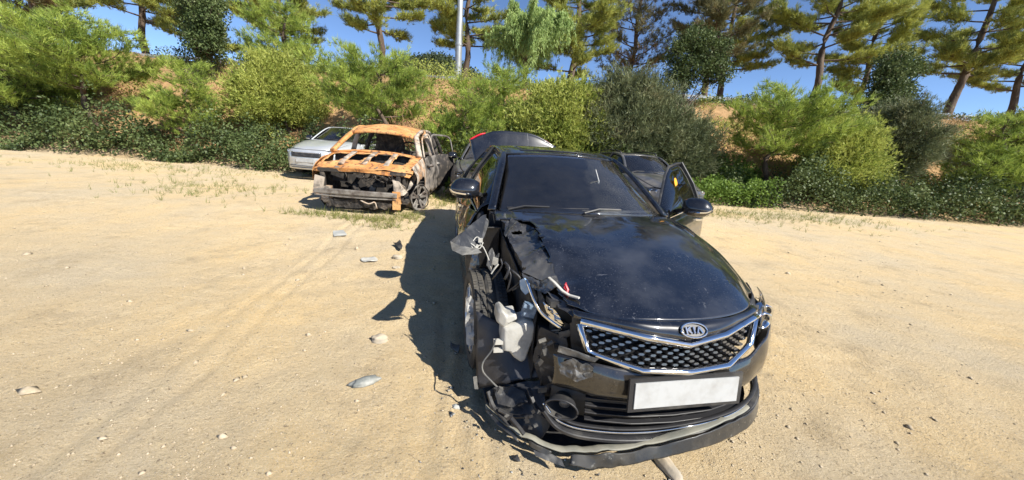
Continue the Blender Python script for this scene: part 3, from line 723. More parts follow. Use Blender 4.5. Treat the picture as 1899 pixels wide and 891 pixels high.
m = MB(); m.bar(kp([(924, 490, .84), (916, 500, .83), (911, 508, .83)]), .012, .008); m.build('bent_rod', M_WHITEPL, car)
for i in range(9):
    a = kp([(930 + i * 6 + rnd.uniform(-4, 4), 480 + i * 7, .62)])[0]
    b = a + Vector((rnd.uniform(-.06, .1), rnd.uniform(-.05, .06), rnd.uniform(-.14, -.03)))
    m = MB(); m.tube(curve([a, a.lerp(b, .4) + Vector((.02, -.02, .01)), b], 8), .005 + .003 * (i % 2), 6); m.build('engine_hose', M_PLASTIC, car, True)
# headlamp remains
shard('lamp_shell', kp([(994, 520, .48), (1010, 560, .40), (1034, 588, .34), (1060, 605, .30), (1058, 616, .30), (1036, 610, .33), (1012, 590, .38), (998, 562, .42)]), M_PLASTIC, car, .006, .008, 3, 12, 50)
shard('lamp_reflector', kp([(1008, 560, .36), (1024, 572, .33), (1040, 590, .31), (1046, 604, .30), (1032, 603, .32), (1016, 586, .35)]), M_CHROME, car, .005, .008, 2, 16, 51)
m = MB(); m.bar(curve(kp([(976, 520, .46), (990, 556, .38), (1004, 580, .34), (1022, 596, .30), (1042, 610, .27)]), 14), .012, .014); m.build('lamp_trim_rail', M_CHROME, car, True)
shard('lamp_socket', kp([(964, 520, .52), (972, 516, .5), (982, 528, .48), (984, 540, .48), (975, 546, .5), (966, 536, .52)]), M_BLUE_BIT, car, .01, .006, 2, 20, 52)
m = MB(); m.box(K.pc(981, 575, s=.44), (.07, .03, .075), Matrix.Rotation(.25, 3, 'Y')); m.box(K.pc(979, 568, s=.41), (.05, .02, .02), Matrix.Rotation(.25, 3, 'Y')); m.build('fuse_module', mat('blue_grey_module', (.10, .15, .22), .4, var=((.2, .26, .34), 30, .5, .6)), car)
shard('lamp_bracket', kp([(1036, 618, .28), (1056, 612, .26), (1060, 622, .26), (1040, 630, .28)]), M_PLASTIC2, car, .006, .004, 2, 20, 53)
shard('scraped_bumper_edge', kp([(1012, 540, .38), (1040, 556, .32), (1072, 566, .25), (1112, 578, .19), (1098, 592, .18), (1068, 590, .2), (1036, 572, .29)]), M_BLACK_DUSTY, car, .006, .010, 3, 12, 54)
for i, L in enumerate(([(1040, 612, .30), (1020, 616, .32), (1010, 636, .33), (1004, 660, .34)], [(1036, 616, .30), (1018, 622, .32), (1008, 650, .33), (1002, 668, .35)], [(998, 660, .34), (1006, 690, .33), (1003, 716, .33)], [(1044, 660, .2), (1036, 690, .2), (1042, 712, .2)])):
    m = MB(); m.tube(curve(kp(L), 14), .0045, 5); m.build('lamp_cable', M_PLASTIC2 if i < 2 else M_PLASTIC, car, True)
# washer bottle
def wb(name, front, d, seed):
    pts = kp(front); n = len(pts); c = sum(pts, Vector()) / n; m = MB()
    fr = [c + (p - c) * .86 + Vector((0, -.02, 0)) for p in pts]; bk = [p + Vector((.0, d, 0)) for p in pts]
    cn = c + Vector((0, -.03, .0))
    m.add([cn] + fr + pts + bk, [(0, 1 + i, 1 + (i + 1) % n) for i in range(n)] + [(1 + i, 1 + n + i, 1 + n + (i + 1) % n, 1 + (i + 1) % n) for i in range(n)] + [(1 + n + i, 1 + 2 * n + i, 1 + 2 * n + (i + 1) % n, 1 + n + (i + 1) % n) for i in range(n)] + [tuple(1 + 2 * n + i for i in range(n))])
    o = m.build(name, M_WHITEPL, bottle, False)
    b = o.modifiers.new('round', 'BEVEL'); b.width = .008; b.segments = 2; b.limit_method = 'ANGLE'
    return o
bottle = empty('washer_bottle', (0, 0, 0)); bottle.parent = car
wb('bottle_body', [(932, 604, .46), (950, 600, .45), (974, 592, .44), (995, 600, .44), (990, 626, .43), (982, 646, .42), (974, 668, .41), (966, 672, .41), (954, 664, .42), (944, 652, .43), (932, 650, .44), (930, 628, .45)], .10, 1)
wb('bottle_neck', [(922, 576, .48), (930, 572, .47), (940, 582, .46), (956, 580, .45), (960, 590, .45), (944, 598, .45), (932, 607, .46), (920, 596, .48)], .09, 2)
m = MB(); m.box(K.pc(924, 634, s=.45), (.05, .03, .02)); m.box(K.pc(924, 649, s=.45), (.055, .03, .016)); m.build('bottle_tab', M_WHITEPL, bottle)
m = MB(); m.tube(curve(kp([(920, 628, .44), (912, 650, .42), (896, 672, .40), (896, 690, .38), (912, 708, .36), (926, 722, .33)]), 22), .005, 6); m.build('washer_hose', M_PLASTIC2, car, True)
m = MB(); m.box(K.pc(927, 724, s=.32), (.022, .02, .03), Matrix.Rotation(.4, 3, 'Y')); m.build('hose_plug', M_PLASTIC2, car)
# wheel-arch liner hanging in front of the tyre
liner = [[K.pc(884, 578, s=.62), K.pc(925, 600, s=.56), K.pc(965, 640, s=.52), K.pc(1002, 640, s=.46)],
         [K.pc(882, 650, s=.56), K.pc(922, 655, s=.50), K.pc(962, 668, s=.47), K.pc(1002, 672, s=.42)],
         [K.pc(884, 722, s=.52), K.pc(920, 716, s=.45), K.pc(960, 706, s=.41), K.pc(1002, 702, s=.38)]]
panel('wheel_arch_liner', liner, mat('sooty_plastic', (.02, .021, .026), .42, var=((.06, .06, .065), 5, .4, .7), bump=(12, .25, .01)), car, 18, 24, .004, fn=lambda p: p + nz(p, 9, 60) * .012)
shard('torn_liner_edge', kp([(863, 552, .80), (872, 548, .78), (882, 562, .76), (892, 575, .73), (893, 600, .70), (886, 622, .68), (880, 612, .70), (879, 640, .66), (875, 640, .66), (864, 606, .72), (866, 580, .76)]), mat('torn_white_plastic', (.42, .41, .38), .55, var=((.12, .115, .1), 14, .45, .65), bump=(30, .4, .006)), car, .004, .012, 3, 14, 61)
shard('torn_liner_strip', kp([(864, 606, .72), (873, 604, .71), (877, 640, .66), (872, 642, .66), (866, 640, .67)]), M_WHITEPL, car, .004, .006, 2, 14, 62)
shard('liner_foot', kp([(876, 700, .52), (884, 698, .52), (887, 722, .5), (880, 722, .5)]), M_PLASTIC2, car, .004, .004, 1, 14, 63)
# the torn bumper corner: its inside, its lower edge and the fallen lip
shard('bumper_corner_shell', kp([(904, 722, .40), (940, 712, .42), (1000, 706, .36), (1012, 740, .26), (1020, 790, .16), (1000, 815, .16), (960, 800, .22), (930, 782, .30), (910, 755, .37)]), M_PLASTIC, car, .005, .014, 4, 9, 70)
shard('bumper_corner_web', kp([(915, 722, .36), (948, 718, .37), (975, 724, .33), (978, 745, .28), (950, 756, .30), (925, 748, .34)]), M_PLASTIC, car, .004, .010, 3, 12, 71)
for i, L in enumerate(([(905, 726, .36), (914, 752, .32), (930, 772, .27), (946, 790, .23)], [(925, 760, .28), (952, 772, .24), (985, 772, .2)], [(948, 776, .2), (960, 790, .17), (972, 806, .14)], [(980, 720, .28), (992, 752, .22), (1012, 776, .16)])):
    m = MB(); m.bar(curve(kp(L), 10), .02, .012); m.build('bumper_rib', M_PLASTIC, car)
for i in range(10):
    px_, py_ = rnd.uniform(930, 1010), rnd.uniform(745, 808)
    m = MB(); m.box(K.pc(px_, py_, s=.20 - .06 * (px_ - 930) / 80), (.02, .008, .016), Matrix.Rotation(rnd.uniform(-1, 1), 3, 'Y')); m.build('broken_clip', (M_PLASTIC, M_PLASTIC, M_PLASTIC2)[i % 3], car)
fog = empty('fog_lamp_bezel', K.pc(1040, 760, s=.10)); fog.parent = car; fog.rotation_euler = (0, 0, math.atan2(-.1, .2))
m = MB(); m.tube([(.078 * math.cos(a * math.pi / 16), 0, .052 * math.sin(a * math.pi / 16)) for a in range(32)], .005, 8, closed=True); m.build('bezel_ring', M_PLASTIC, fog, True)
m = MB(); m.lathe([(0, 1.0), (.05, .85), (.10, .5), (.11, 0)], (0, 1, 0), n=28); m.v = [(x * .075, y, z * .05) for x, y, z in m.v]; m.build('bezel_cup', M_INNER, fog, True)
m = MB(); m.lathe([(.04, .0), (.04, .32), (.09, .4)], (0, 1, 0), n=20); m.v = [(x * .075 + .01, y, z * .06) for x, y, z in m.v]; m.build('fog_lens', M_GREYMETAL, fog, True)
# bright lower strip of the intake, the broken lip under it
ST = [(1008, 748, .15), (1030, 776, .12), (1062, 792, .08), (1110, 800, .05), (1160, 803, .025), (1220, 800, .01), (1283, 790, .0)]
a = kp(ST); far = [Vector((t, sf(t) + .0, .225 + .06 * (t - .1))) for t in (.25, .4, .55, .68, .78)]
m = MB(); m.bar(curve(a + far, 50), .010, .012); m.build('intake_chrome_strip', M_CHROME, car, True)
m = MB(); m.bar([p + Vector((0, -.012, -.026)) for p in curve(a + far, 50)], .035, .020); m.build('lower_grille_bar', M_PLASTIC, car, False)
m = MB(); m.bar([p + Vector((0, .0, .022)) for p in curve(a[1:] + far, 50)], .02, .008); m.build('intake_slat', M_PLASTIC, car, True)
lipt = [(905, 757, .34), (935, 786, .24), (985, 818, .13), (1045, 838, .05), (1110, 838, .0), (1180, 830, -.03), (1283, 806, -.05)]
lipb = [(904, 764, .33), (932, 797, .22), (985, 832, .11), (1045, 862, .02), (1110, 868, -.03), (1180, 858, -.06), (1283, 836, -.08)]
ta = kp(lipt) + [Vector((t, sf(t) - .03, .25 - .03 * t)) for t in (.3, .5, .68, .8, .88)]
ba = kp(lipb) + [Vector((t, sf(t) - .055, .165 - .02 * t)) for t in (.3, .5, .68, .8, .88)]
mid_ = [p.lerp(q, .25) + Vector((0, -.014, .0)) for p, q in zip(ta, ba)]
inn = [p + Vector((.0, .045, -.012)) for p in ta]
und = [q + Vector((0, .09, -.01)) for q in ba]
def lip_fn(p):
    k = smooth(.0, -.35, p.x); p = p + nz(p, 7, 80) * .014 * k + nz(p, 22, 83) * .005 * (k + .25); p.z += .006 * mnoise.noise(Vector((p.x * 16, 0, 5))); p.z = max(p.z, .012); return p
lip_o = panel('fallen_bumper_lip', [[p + Vector((0, -.010, -.004)) for p in ta], [p.lerp(q, .5) + Vector((0, -.004, 0)) for p, q in zip(ta, ba)], ba], mat('scuffed_lip', (.02, .02, .02), .45, coat=.3, var=((.075, .07, .06), 6, .45, .7), var2=((.25, .24, .21), 26, .64, .74), bump=(30, .3, .004)), car, 12, 120, .006, fn=lip_fn, keep=lambda c: not (c.x < -.35 and mnoise.noise(c * 11 + Vector((3, 1, 9))) > .33))
panel('lip_inner_face', [inn, [p + Vector((0, .025, -.004)) for p in ta], [p + Vector((0, .004, -.004)) for p in ta]], mat('pale_dusty_plastic', (.18, .18, .15), .7, var=((.30, .28, .22), 7, .4, .7), bump=(35, .3, .004)), car, 6, 70, .005, fn=lip_fn)
panel('bumper_undertray', [und, [p + Vector((0, .25, -.02)) for p in ba], [p + Vector((0, .5, .05)) for p in ba]], M_INNER, car, 6, 40, .006, fn=lip_fn, keep=lambda c: c.x < .8)
shard('hanging_lip_scrap', kp([(988, 835, .10), (1010, 838, .08), (1040, 850, .03), (1046, 866, .0), (1020, 858, .04), (992, 846, .08)]), M_PLASTIC2, car, .005, .008, 3, 14, 82)
shard('bumper_side_scrap', kp([(1040, 672, .13), (1060, 664, .10), (1078, 672, .075), (1100, 680, .055), (1098, 700, .055), (1070, 708, .07), (1040, 694, .12)]), M_GREYMETAL, car, .003, .012, 3, 22, 83)
shard('bumper_torn_edge', kp([(1036, 642, .14), (1060, 648, .11), (1110, 666, .065), (1104, 673, .065), (1060, 660, .11), (1034, 652, .14)]), M_GREYMETAL, car, .005, .006, 2, 14, 84)
shard('grille_side_plate', kp([(1056, 600, .24), (1076, 592, .19), (1112, 660, .14), (1060, 648, .22)]), M_INNER, car, .005, .004, 2, 10, 85)
shard('crash_bar_cover', kp([(1004, 606, .34), (1052, 628, .26), (1060, 690, .22), (1050, 742, .2), (1004, 716, .34), (990, 660, .38)]), M_INNER, car, .01, .014, 3, 10, 86)
for i in range(16):
    a = kp([(rnd.uniform(1000, 1050), rnd.uniform(625, 740), .27)])[0]
    m = MB(); m.box(a, (rnd.uniform(.01, .045), .012, rnd.uniform(.008, .06)), Matrix.Rotation(rnd.uniform(-.7, .7), 3, 'Y')); m.build('broken_bracket', (M_PLASTIC, M_INNER, M_INNER, M_PLASTIC2)[i % 4], car)
# deflated airbag and a sun-lit dash card behind the windscreen
shard('airbag', kp([(1060, 380, 1.74), (1066, 360, 1.72), (1078, 351, 1.70), (1092, 356, 1.72), (1099, 370, 1.74), (1096, 382, 1.76), (1078, 384, 1.75)]), M_AIRBAG, car, .01, .03, 3, 7, 90)
m = MB(); m.bar(kp([(1105, 315, 1.62), (1112, 340, 1.60), (1120, 362, 1.58)]), .016, .004); m.build('hanging_tape', M_AIRBAG, car)
m = MB(); m.box(K.pc(1068, 381, s=1.6), (.10, .03, .012)); m.build('dash_card', M_AIRBAG, car)
# ------------------------------------------------------------------ burnt-out SUV
B = Frame(-2.72, 6.05, .08, .10)
suv = empty('burnt_suv', (B.x, B.y, B.z), B.th, label='burnt-out rusty orange SUV shell without glass or tyres', cat='car'); suv.scale = (1, 1, 1.07)
def bp(L): return [B.pc(a, b, s=c) for a, b, c in L]
BA = {}
hw = .93
apb = [(-.80, 1.12, 1.0), (.80, 1.12, .97)]
apt = [(-.60, 1.75, 1.455), (.60, 1.75, 1.43)]
# roof, sagging
panel('roof', [[(-.64, 1.62, 1.32), (-.3, 1.54, 1.365), (0, 1.52, 1.37), (.3, 1.54, 1.355), (.64, 1.62, 1.30)], [(-.66, 1.95, 1.42), (-.3, 1.9, 1.47), (0, 1.9, 1.475), (.3, 1.9, 1.46), (.66, 1.95, 1.40)], [(-.66, 2.35, 1.47), (-.3, 2.3, 1.525), (0, 2.3, 1.53), (.3, 2.3, 1.515), (.66, 2.35, 1.45)], [(-.66, 3.0, 1.50), (-.3, 3.0, 1.50), (0, 3.0, 1.48), (.3, 3.0, 1.49), (.66, 3.0, 1.47)], [(-.62, 3.9, 1.44), (-.3, 3.95, 1.47), (0, 3.96, 1.47), (.3, 3.95, 1.47), (.62, 3.9, 1.42)]], M_RUST, suv, 24, 24, .012, fn=lambda p: p + nz(p, 2.5, 3) * .02)
m = MB(); m.bar(curve([(-.64, 1.62, 1.315), (-.3, 1.54, 1.355), (0, 1.52, 1.358), (.3, 1.54, 1.345), (.64, 1.62, 1.295)], 16), .06, .05); m.build('roof_header', M_RUST, suv, True)
for sd_ in (-1, 1):
    m = MB(); m.bar(curve([(.84 * sd_, 1.05, .97), (.75 * sd_, 1.34, 1.15), (.665 * sd_, 1.64, 1.315)], 12), .105, .07, up=(sd_ * .4, -.4, 1)); m.build('windscreen_pillar', M_RUST if sd_ < 0 else M_RUSTPALE, suv, True)
    m = MB(); m.bar(curve([(.665 * sd_, 1.62, 1.305), (.68 * sd_, 1.95, 1.40), (.69 * sd_, 2.4, 1.455), (.69 * sd_, 3.2, 1.455), (.64 * sd_, 3.95, 1.40)], 16), .07, .06); m.build('roof_side_rail', M_RUSTPALE if sd_ > 0 else M_RUST, suv, True)
    for s0, s1 in ((2.35, 2.40), (3.3, 3.35), (4.35, 4.0)):
        m = MB(); m.bar(curve([(.90 * sd_, s0, .92), (.82 * sd_, (s0 + s1) / 2, 1.2), (.69 * sd_, s1, 1.43)], 8), .10, .05, up=(0, 1, 0)); m.build('body_pillar', M_RUSTPALE if s0 < 3 else M_CHAR, suv, True)
    # sill and rear quarter
    m = MB(); m.bar([(.88 * sd_, 1.2, .22), (.90 * sd_, 2.3, .20), (.90 * sd_, 3.4, .22)], .10, .12); m.build('sill', M_CHAR, suv)
    panel('rear_quarter', [[(.90 * sd_, 3.35, .92), (.92 * sd_, 3.35, .6), (.9 * sd_, 3.35, .2)], [(.90 * sd_, 3.9, .94), (.94 * sd_, 3.9, .75), (.93 * sd_, 3.9, .56)], [(.84 * sd_, 4.5, .95), (.90 * sd_, 4.5, .65), (.88 * sd_, 4.5, .3)]], M_RUSTPALE, suv, 12, 12, .01, fn=lambda p: p + nz(p, 4, 5) * .025)
# front wing, burnt pale, edge bent
panel('front_wing', [[(.84, .30, .80), (.92, .32, .66), (.92, .36, .5)], [(.86, .65, .87), (.945, .65, .72), (.955, .65, .60)], [(.87, 1.0, .92), (.945, 1.0, .74), (.95, 1.0, .42)], [(.87, 1.25, .95), (.94, 1.25, .72), (.92, 1.25, .22)]], M_RUSTPALE, suv, 18, 16, .008, fn=lambda p: arch(.78, .22, .40)(p) + nz(p, 5, 15) * .02)
panel('front_wing', [[(-.84, .30, .80), (-.92, .32, .66), (-.92, .36, .5)], [(-.86, .65, .87), (-.945, .65, .72), (-.955, .65, .60)], [(-.87, 1.0, .92), (-.945, 1.0, .74), (-.95, 1.0, .42)], [(-.87, 1.25, .95), (-.94, 1.25, .72), (-.92, 1.25, .22)]], M_RUST, suv, 18, 16, .008, fn=lambda p: arch(.78, .22, .40)(p) + nz(p, 5, 16) * .02)
# bonnet: outer skin burnt through, four openings between frame ribs
def hz(t, s): return .73 + .26 * smooth(-.1, 1.15, s) - .05 * (t / .85) ** 2 + .02 * mnoise.noise(Vector((t * 3, s * 3, 8)))
bon = empty('bonnet', (0, 0, 0)); bon.parent = suv
def hood_keep(c):
    if c.y > .95 or c.y < .50: return True
    for a, b in ((-.80, -.46), (-.37, -.06), (.03, .33), (.42, .70)):
        if a + .06 * (c.y - .5) < c.x < b - .20 * max(0, (.75 - c.y)) + .02 * mnoise.noise(c * 12): return False
    return True
panel('bonnet_skin', [[(t, s, hz(t, s)) for t in (-.86, -.6, -.3, 0, .3, .6, .86)] for s in (.12, .4, .7, 1.0, 1.14)], M_RUST, bon, 40, 56, .006, fn=lambda p: Vector((p.x, p.y + .12 * (abs(p.x) / .86) ** 2 * smooth(.6, .1, p.y), p.z + .03 * mnoise.noise(p * 2.4) + .014 * mnoise.noise(p * 7))), keep=hood_keep)
for i, t in enumerate((-.41, -.015, .375)):
    m = MB(); m.bar(curve([(t - .02, .34, hz(t, .34) + .004), (t, .6, hz(t, .6) + .012), (t + .015, 1.0, hz(t, 1.0) + .008)], 8), .085, .022, scales=[1.2, 1.1, 1, .95, .9, .95, 1, 1.05, 1.1]); m.build('bonnet_rib', M_RUSTPALE, bon, True)
m = MB(); m.bar(curve([(-.86, 1.10, .95), (-.4, 1.08, .995), (0, 1.07, 1.0), (.4, 1.08, .985), (.86, 1.10, .93)], 16), .07, .045); m.build('scuttle', M_RUST, suv, True)
shard('bonnet_front_edge', [(-.86, .26, .72), (-.4, .12, .745), (0, .08, .755), (.45, .12, .73), (.86, .28, .70), (.80, .24, .64), (.45, .12, .665), (0, .10, .70), (-.4, .14, .69), (-.86, .26, .66)], M_RUST, suv, .006, .012, 3, 8, 100)
# engine bay: dark cavity with scorched lumps
m = MB(); m.box((0, 1.08, .52), (1.6, .06, .85)); m.box((0, .7, .2), (1.5, .9, .05)); m.box((-.72, .6, .5), (.05, .8, .4)); m.box((.70, .65, .5), (.05, .8, .4)); m.build('engine_bay', M_CHAR, suv)
m = MB(); m.box((0, .16, .70), (1.5, .05, .05)); m.box((0, .2, .27), (1.4, .06, .05)); m.box((-.68, .18, .48), (.07, .06, .42)); m.box((.62, .18, .48), (.07, .06, .42)); m.build('radiator_support', M_CHAR, suv)
rr = random.Random(5)
for i in range(22):
    m = MB(); c = (rr.uniform(-.6, .6), rr.uniform(.25, .8), rr.uniform(.35, .72)); m.box(c, (rr.uniform(.06, .25), rr.uniform(.05, .2), rr.uniform(.04, .16)), Matrix.Rotation(rr.uniform(-.5, .5), 3, 'Y')); m.build('scorched_engine_piece', (M_CHAR, M_CHAR, M_ASHMETAL)[i % 3], suv)
for i in range(9):
    x = rr.uniform(-.6, .6); m = MB(); m.tube(curve([(x, .15, .70), (x + rr.uniform(-.1, .1), .14, .62), (x + rr.uniform(-.15, .15), .2, rr.uniform(.45, .6))], 8), .009, 5); m.build('burnt_hose', M_ASHMETAL if i % 3 == 0 else M_CHAR, suv, True)
m = MB(); m.bar(curve([(-.80, .10, .36), (-.3, .02, .365), (.1, .0, .36), (.62, .06, .345)], 14), .07, .085); m.build('bumper_beam', M_ASHMETAL, suv)
m = MB(); m.bar(curve([(-.80, .085, .295), (-.3, .0, .29), (.1, -.02, .285), (.60, .05, .28)], 14), .04, .018); m.build('beam_flange', M_ASHMETAL, suv)
m = MB(); m.box((.60, .16, .30), (.12, .2, .22)); m.box((.61, .05, .26), (.14, .02, .30)); m.build('crash_box', M_RUST, suv)
m = MB(); m.box((-.62, .16, .32), (.12, .2, .22)); m.box((-.72, .08, .45), (.16, .03, .3), Matrix.Rotation(.2, 3, 'Y')); m.build('crash_box', M_RUSTPALE, suv)
shard('torn_front_panel', [(.54, .10, .60), (.64, .09, .58), (.74, .13, .50), (.78, .18, .40), (.72, .12, .34), (.56, .08, .36)], M_RUSTPALE, suv, .006, .014, 3, 9, 101)
shard('strut_bracket', [(.74, .30, .40), (.80, .34, .44), (.90, .60, .68), (.90, .66, .78), (.84, .56, .72), (.76, .36, .5)], M_RUSTPALE, suv, .012, .008, 2, 9, 102)
shard('melted_grille', [(-.7, .06, .26), (-.2, .02, .24), (.3, .03, .23), (.55, .08, .2), (.5, .08, .12), (0, .04, .1), (-.6, .07, .12)], M_CHAR, suv, .01, .03, 4, 8, 103)
m = MB(); m.tube(curve([(.0, -.01, .25), (.15, -.03, .2), (.25, -.02, .23), (.28, .0, .12)], 12), .012, 6); m.build('hanging_strip', M_RUSTPALE, suv, True)
# wheels: bare alloys, tyres burnt away
def bare_wheel(c, side):
    w = empty('wheel', c, (-.55 if c[0] > 0 else .2) if c[1] < 1.5 else 0); w.parent = suv
    m = MB(); m.lathe([(-.10, .225), (-.09, .245), (-.06, .215), (.06, .215), (.09, .245), (.10, .235), (.085, .205)], (side, 0, 0), n=36); m.build('rim', M_ASHMETAL, w, True)
    for k in range(5):
        a = 2 * math.pi * k / 5 + .3; d = Vector((0, math.cos(a), math.sin(a))); e = Vector((0, math.cos(a + .22), math.sin(a + .22))); f = Vector((0, math.cos(a - .22), math.sin(a - .22)))
        m = MB(); m.bar([Vector((side * .05, 0, 0)) + d * .04, Vector((side * .08, 0, 0)) + e * .215], .045, .02, up=(1, 0, 0)); m.bar([Vector((side * .05, 0, 0)) + d * .04, Vector((side * .08, 0, 0)) + f * .215], .045, .02, up=(1, 0, 0)); m.build('spoke', M_ASHMETAL, w)
    m = MB(); m.lathe([(.03, 0), (.075, 0), (.08, .04), (.05, .06), (-.06, .07)], (side, 0, 0), n=16); m.lathe([(-.05, .16), (-.03, .16), (-.03, .04)], (side, 0, 0), n=24); m.build('hub', M_CHAR, w)
    m = MB(); m.tube([(side * (.10 + .02 * math.sin(a * 1.3)), .262 * math.cos(a * math.pi / 14), .25 * math.sin(a * math.pi / 14)) for a in range(28)], .012, 6, closed=True); m.build('tyre_wire', M_CHAR, w, True)
for x, s in ((.82, .78), (-.82, .78), (.84, 3.9), (-.84, 3.9)): bare_wheel((x, s, .235), 1 if x > 0 else -1)
# doors on the near flank: charred, hanging open
panel('front_door', [[(.90, 1.28, .93), (.95, 1.28, .65), (.92, 1.28, .24)], [(.95, 1.8, .96), (1.02, 1.8, .66), (.97, 1.8, .24)], [(.99, 2.32, .97), (1.07, 2.32, .66), (1.02, 2.32, .24)]], mat('sooty_door', (.20, .18, .16), .7, .2, var=((.38, .33, .27), 5, .5, .68), var2=((.04, .035, .03), 4, .45, .62), bump=(40, .4, .006)), suv, 12, 12, .02, fn=lambda p: p + nz(p, 5, 30) * .035)
for L in ([(.90, 1.30, .93), (.82, 1.58, 1.12), (.76, 1.85, 1.29), (.78, 2.1, 1.36), (.84, 2.3, 1.36), (.97, 2.32, .97)],):
    m = MB(); m.bar(curve(L, 22), .05, .03, up=(1, 0, 0)); m.build('door_frame', M_RUSTPALE, suv, True)
panel('rear_door', [[(.93, 2.42, .97), (.98, 2.42, .66), (.94, 2.42, .24)], [(1.12, 2.85, .98), (1.18, 2.85, .66), (1.13, 2.85, .24)], [(1.28, 3.25, .98), (1.36, 3.28, .66), (1.30, 3.25, .26)]], M_CHAR, suv, 12, 12, .03, fn=lambda p: p + nz(p, 4, 31) * .02)
m = MB(); m.bar(curve([(.94, 2.42, .97), (.86, 2.5, 1.35), (1.02, 2.9, 1.40), (1.22, 3.22, 1.36), (1.30, 3.28, 1.1), (1.34, 3.3, .9), (1.36, 3.32, .6), (1.30, 3.28, .25)], 26), .04, .03, up=(1, 0, 0)); m.build('rear_door_edge', M_ASHMETAL, suv, True)
for s, x in ((1.35, .97), (2.2, 1.0)):
    m = MB(); m.tube([(x, s, .78), (x + .07, s + .03, .80), (x + .08, s + .1, .79)], .03, 8); m.build('hinge_lump', M_ASHMETAL, suv, True)
# interior: seat frames, steering column, dark rear wall
for x in (-.38, .38):
    st = empty('seat_frame', (x, 2.1, .3)); st.parent = suv
    m = MB(); m.tube(curve([(-.22, .1, 0), (-.24, .2, .45), (-.16, .3, .85), (.16, .3, .85), (.24, .2, .45), (.22, .1, 0)], 26), .02, 6); m.build('frame_tube', M_CHAR, st, True)
    for k in range(6):
        m = MB(); m.tube([(-.21, .14 + .025 * k, .15 + .11 * k), (0, .17 + .025 * k, .14 + .11 * k), (.21, .14 + .025 * k, .15 + .11 * k)], .008, 5); m.build('seat_spring', M_CHAR, st)
shard('rear_seat', [(-.66, 3.05, .3), (.66, 3.05, .3), (.62, 3.2, .95), (.1, 3.2, 1.0), (.02, 3.22, 1.36), (-.6, 3.22, 1.36)], M_CHAR, suv, .06, .04, 3, 5, 110)
m = MB(); m.bar([(-.6, 1.5, .86), (0, 1.48, .90), (.62, 1.5, .86)], .12, .10); m.tube([(.35, 1.5, .88), (.35, 1.75, .98)], .03, 8); m.tube([(.35 + .17 * math.cos(a * math.pi / 12), 1.78 + .06 * math.sin(a * math.pi / 12), .98 + .15 * math.sin(a * math.pi / 12)) for a in range(24)], .011, 6, closed=True); m.build('dash_frame', M_CHAR, suv)
m = MB(); m.bar([(.06, 1.5, .92), (.2, 1.55, .98), (.28, 1.5, .88)], .06, .02); m.build('bent_bracket', M_RUSTPALE, suv)
m = MB(); m.box((0, 2.6, .2), (1.7, 2.9, .05)); m.build('floor_pan', M_CHAR, suv)
m = MB(); m.bar([(-.62, 4.0, 1.40), (0, 4.02, 1.43), (.62, 4.0, 1.38)], .08, .08); m.bar([(-.8, 4.5, .9), (0, 4.55, .9), (.8, 4.5, .9)], .08, .10); m.box((0, 4.5, .5), (1.6, .06, .7)); m.build('tailgate_frame', M_CHAR, suv)

# ------------------------------------------------------------------ other cars in the yard
def plain_car(name, F_, paint_, scale, label, rails=False, gl=M_GLASS):
    global TORN
    r = empty(name, (F_.x, F_.y, F_.z), F_.th, label=label, cat='car'); r.scale = scale
    panel('bonnet', full(HOOD), paint_, r, 16, 24, .006)
    front_face_plain(r, paint_)
    for sd_ in (-1, 1): fender(r, sd_, paint_); headlight(r, sd_); door(r, sd_, 1.48, 2.56, paint_, mirror=True); door(r, sd_, 2.56, 3.5, paint_)
    cabin(r, paint_, gl); rear(r, paint_, False)
    for x in (-.80, .80):
        for s in (.965, 3.77): wheel(r, (x, s, .325), 1 if x > 0 else -1)
    m = MB(); m.box((0, .9, .5), (1.1, .9, .4)); m.build('engine', M_INNER, r)
    if rails:
        for sd_ in (-1, 1):
            m = MB(); m.bar(curve([(.53 * sd_, 2.2, 1.42), (.53 * sd_, 2.3, 1.49), (.53 * sd_, 2.8, 1.515), (.53 * sd_, 3.4, 1.475), (.53 * sd_, 3.5, 1.40)], 16), .03, .025); m.build('roof_bar', M_PLASTIC, r, True)
    return r
def front_face_plain(r, paint_):
    T = [-.88 + 1.76 * i / 16 for i in range(17)]
    panel('front_bumper', [[(t, sf(t) + .05 + .02, TI([(0, .74), (.5, .74), (.9, .66)], abs(t))) for t in T], [(t, sf(t), .60) for t in T], [(t, sf(t) - .01, .42) for t in T], [(t, sf(t) + .02, .2) for t in T]], paint_, r, 16, 40, .01)
    panel('grille', [[(t, sf(t) - .006, .655) for t in T[4:13]], [(t, sf(t) - .016, .54) for t in T[4:13]]], M_PLASTIC, r, 4, 20, .02)
    m = MB(); m.bar([(t, sf(t) - .012, .665) for t in T[4:13]], .02, .016); m.build('grille_trim', M_CHROME, r, True)
    for z in (.30, .25):
        m = MB(); m.bar([(t, sf(t) - .02, z) for t in T[3:14]], .02, .012); m.build('intake_bar', M_PLASTIC, r)
    m = MB(); m.box((0, -.02, .46), (.52, .012, .11)); m.build('number_plate', M_PLATE, r)
plain_car('charcoal_hatchback', Frame(3.72, 7.70, .04, .24), M_DARKGREY, (1.0, .93, 1.0), 'dusty charcoal car with roof bars parked beyond the open door of the black sedan', rails=True)
plain_car('dark_sedan', Frame(-.62, 7.7, .06, .06), M_DARKGREY, (1, .95, 1.0), 'dark sedan parked close behind the black wreck, mostly hidden by it', gl=glass('pale_windscreen', (.5, .55, .55), dust=.25))
plain_car('silver_sedan', Frame(-5.9, 9.8, .2, -.1), M_SILVER, (1, .95, 1.0), 'pale silver sedan standing behind the burnt SUV')
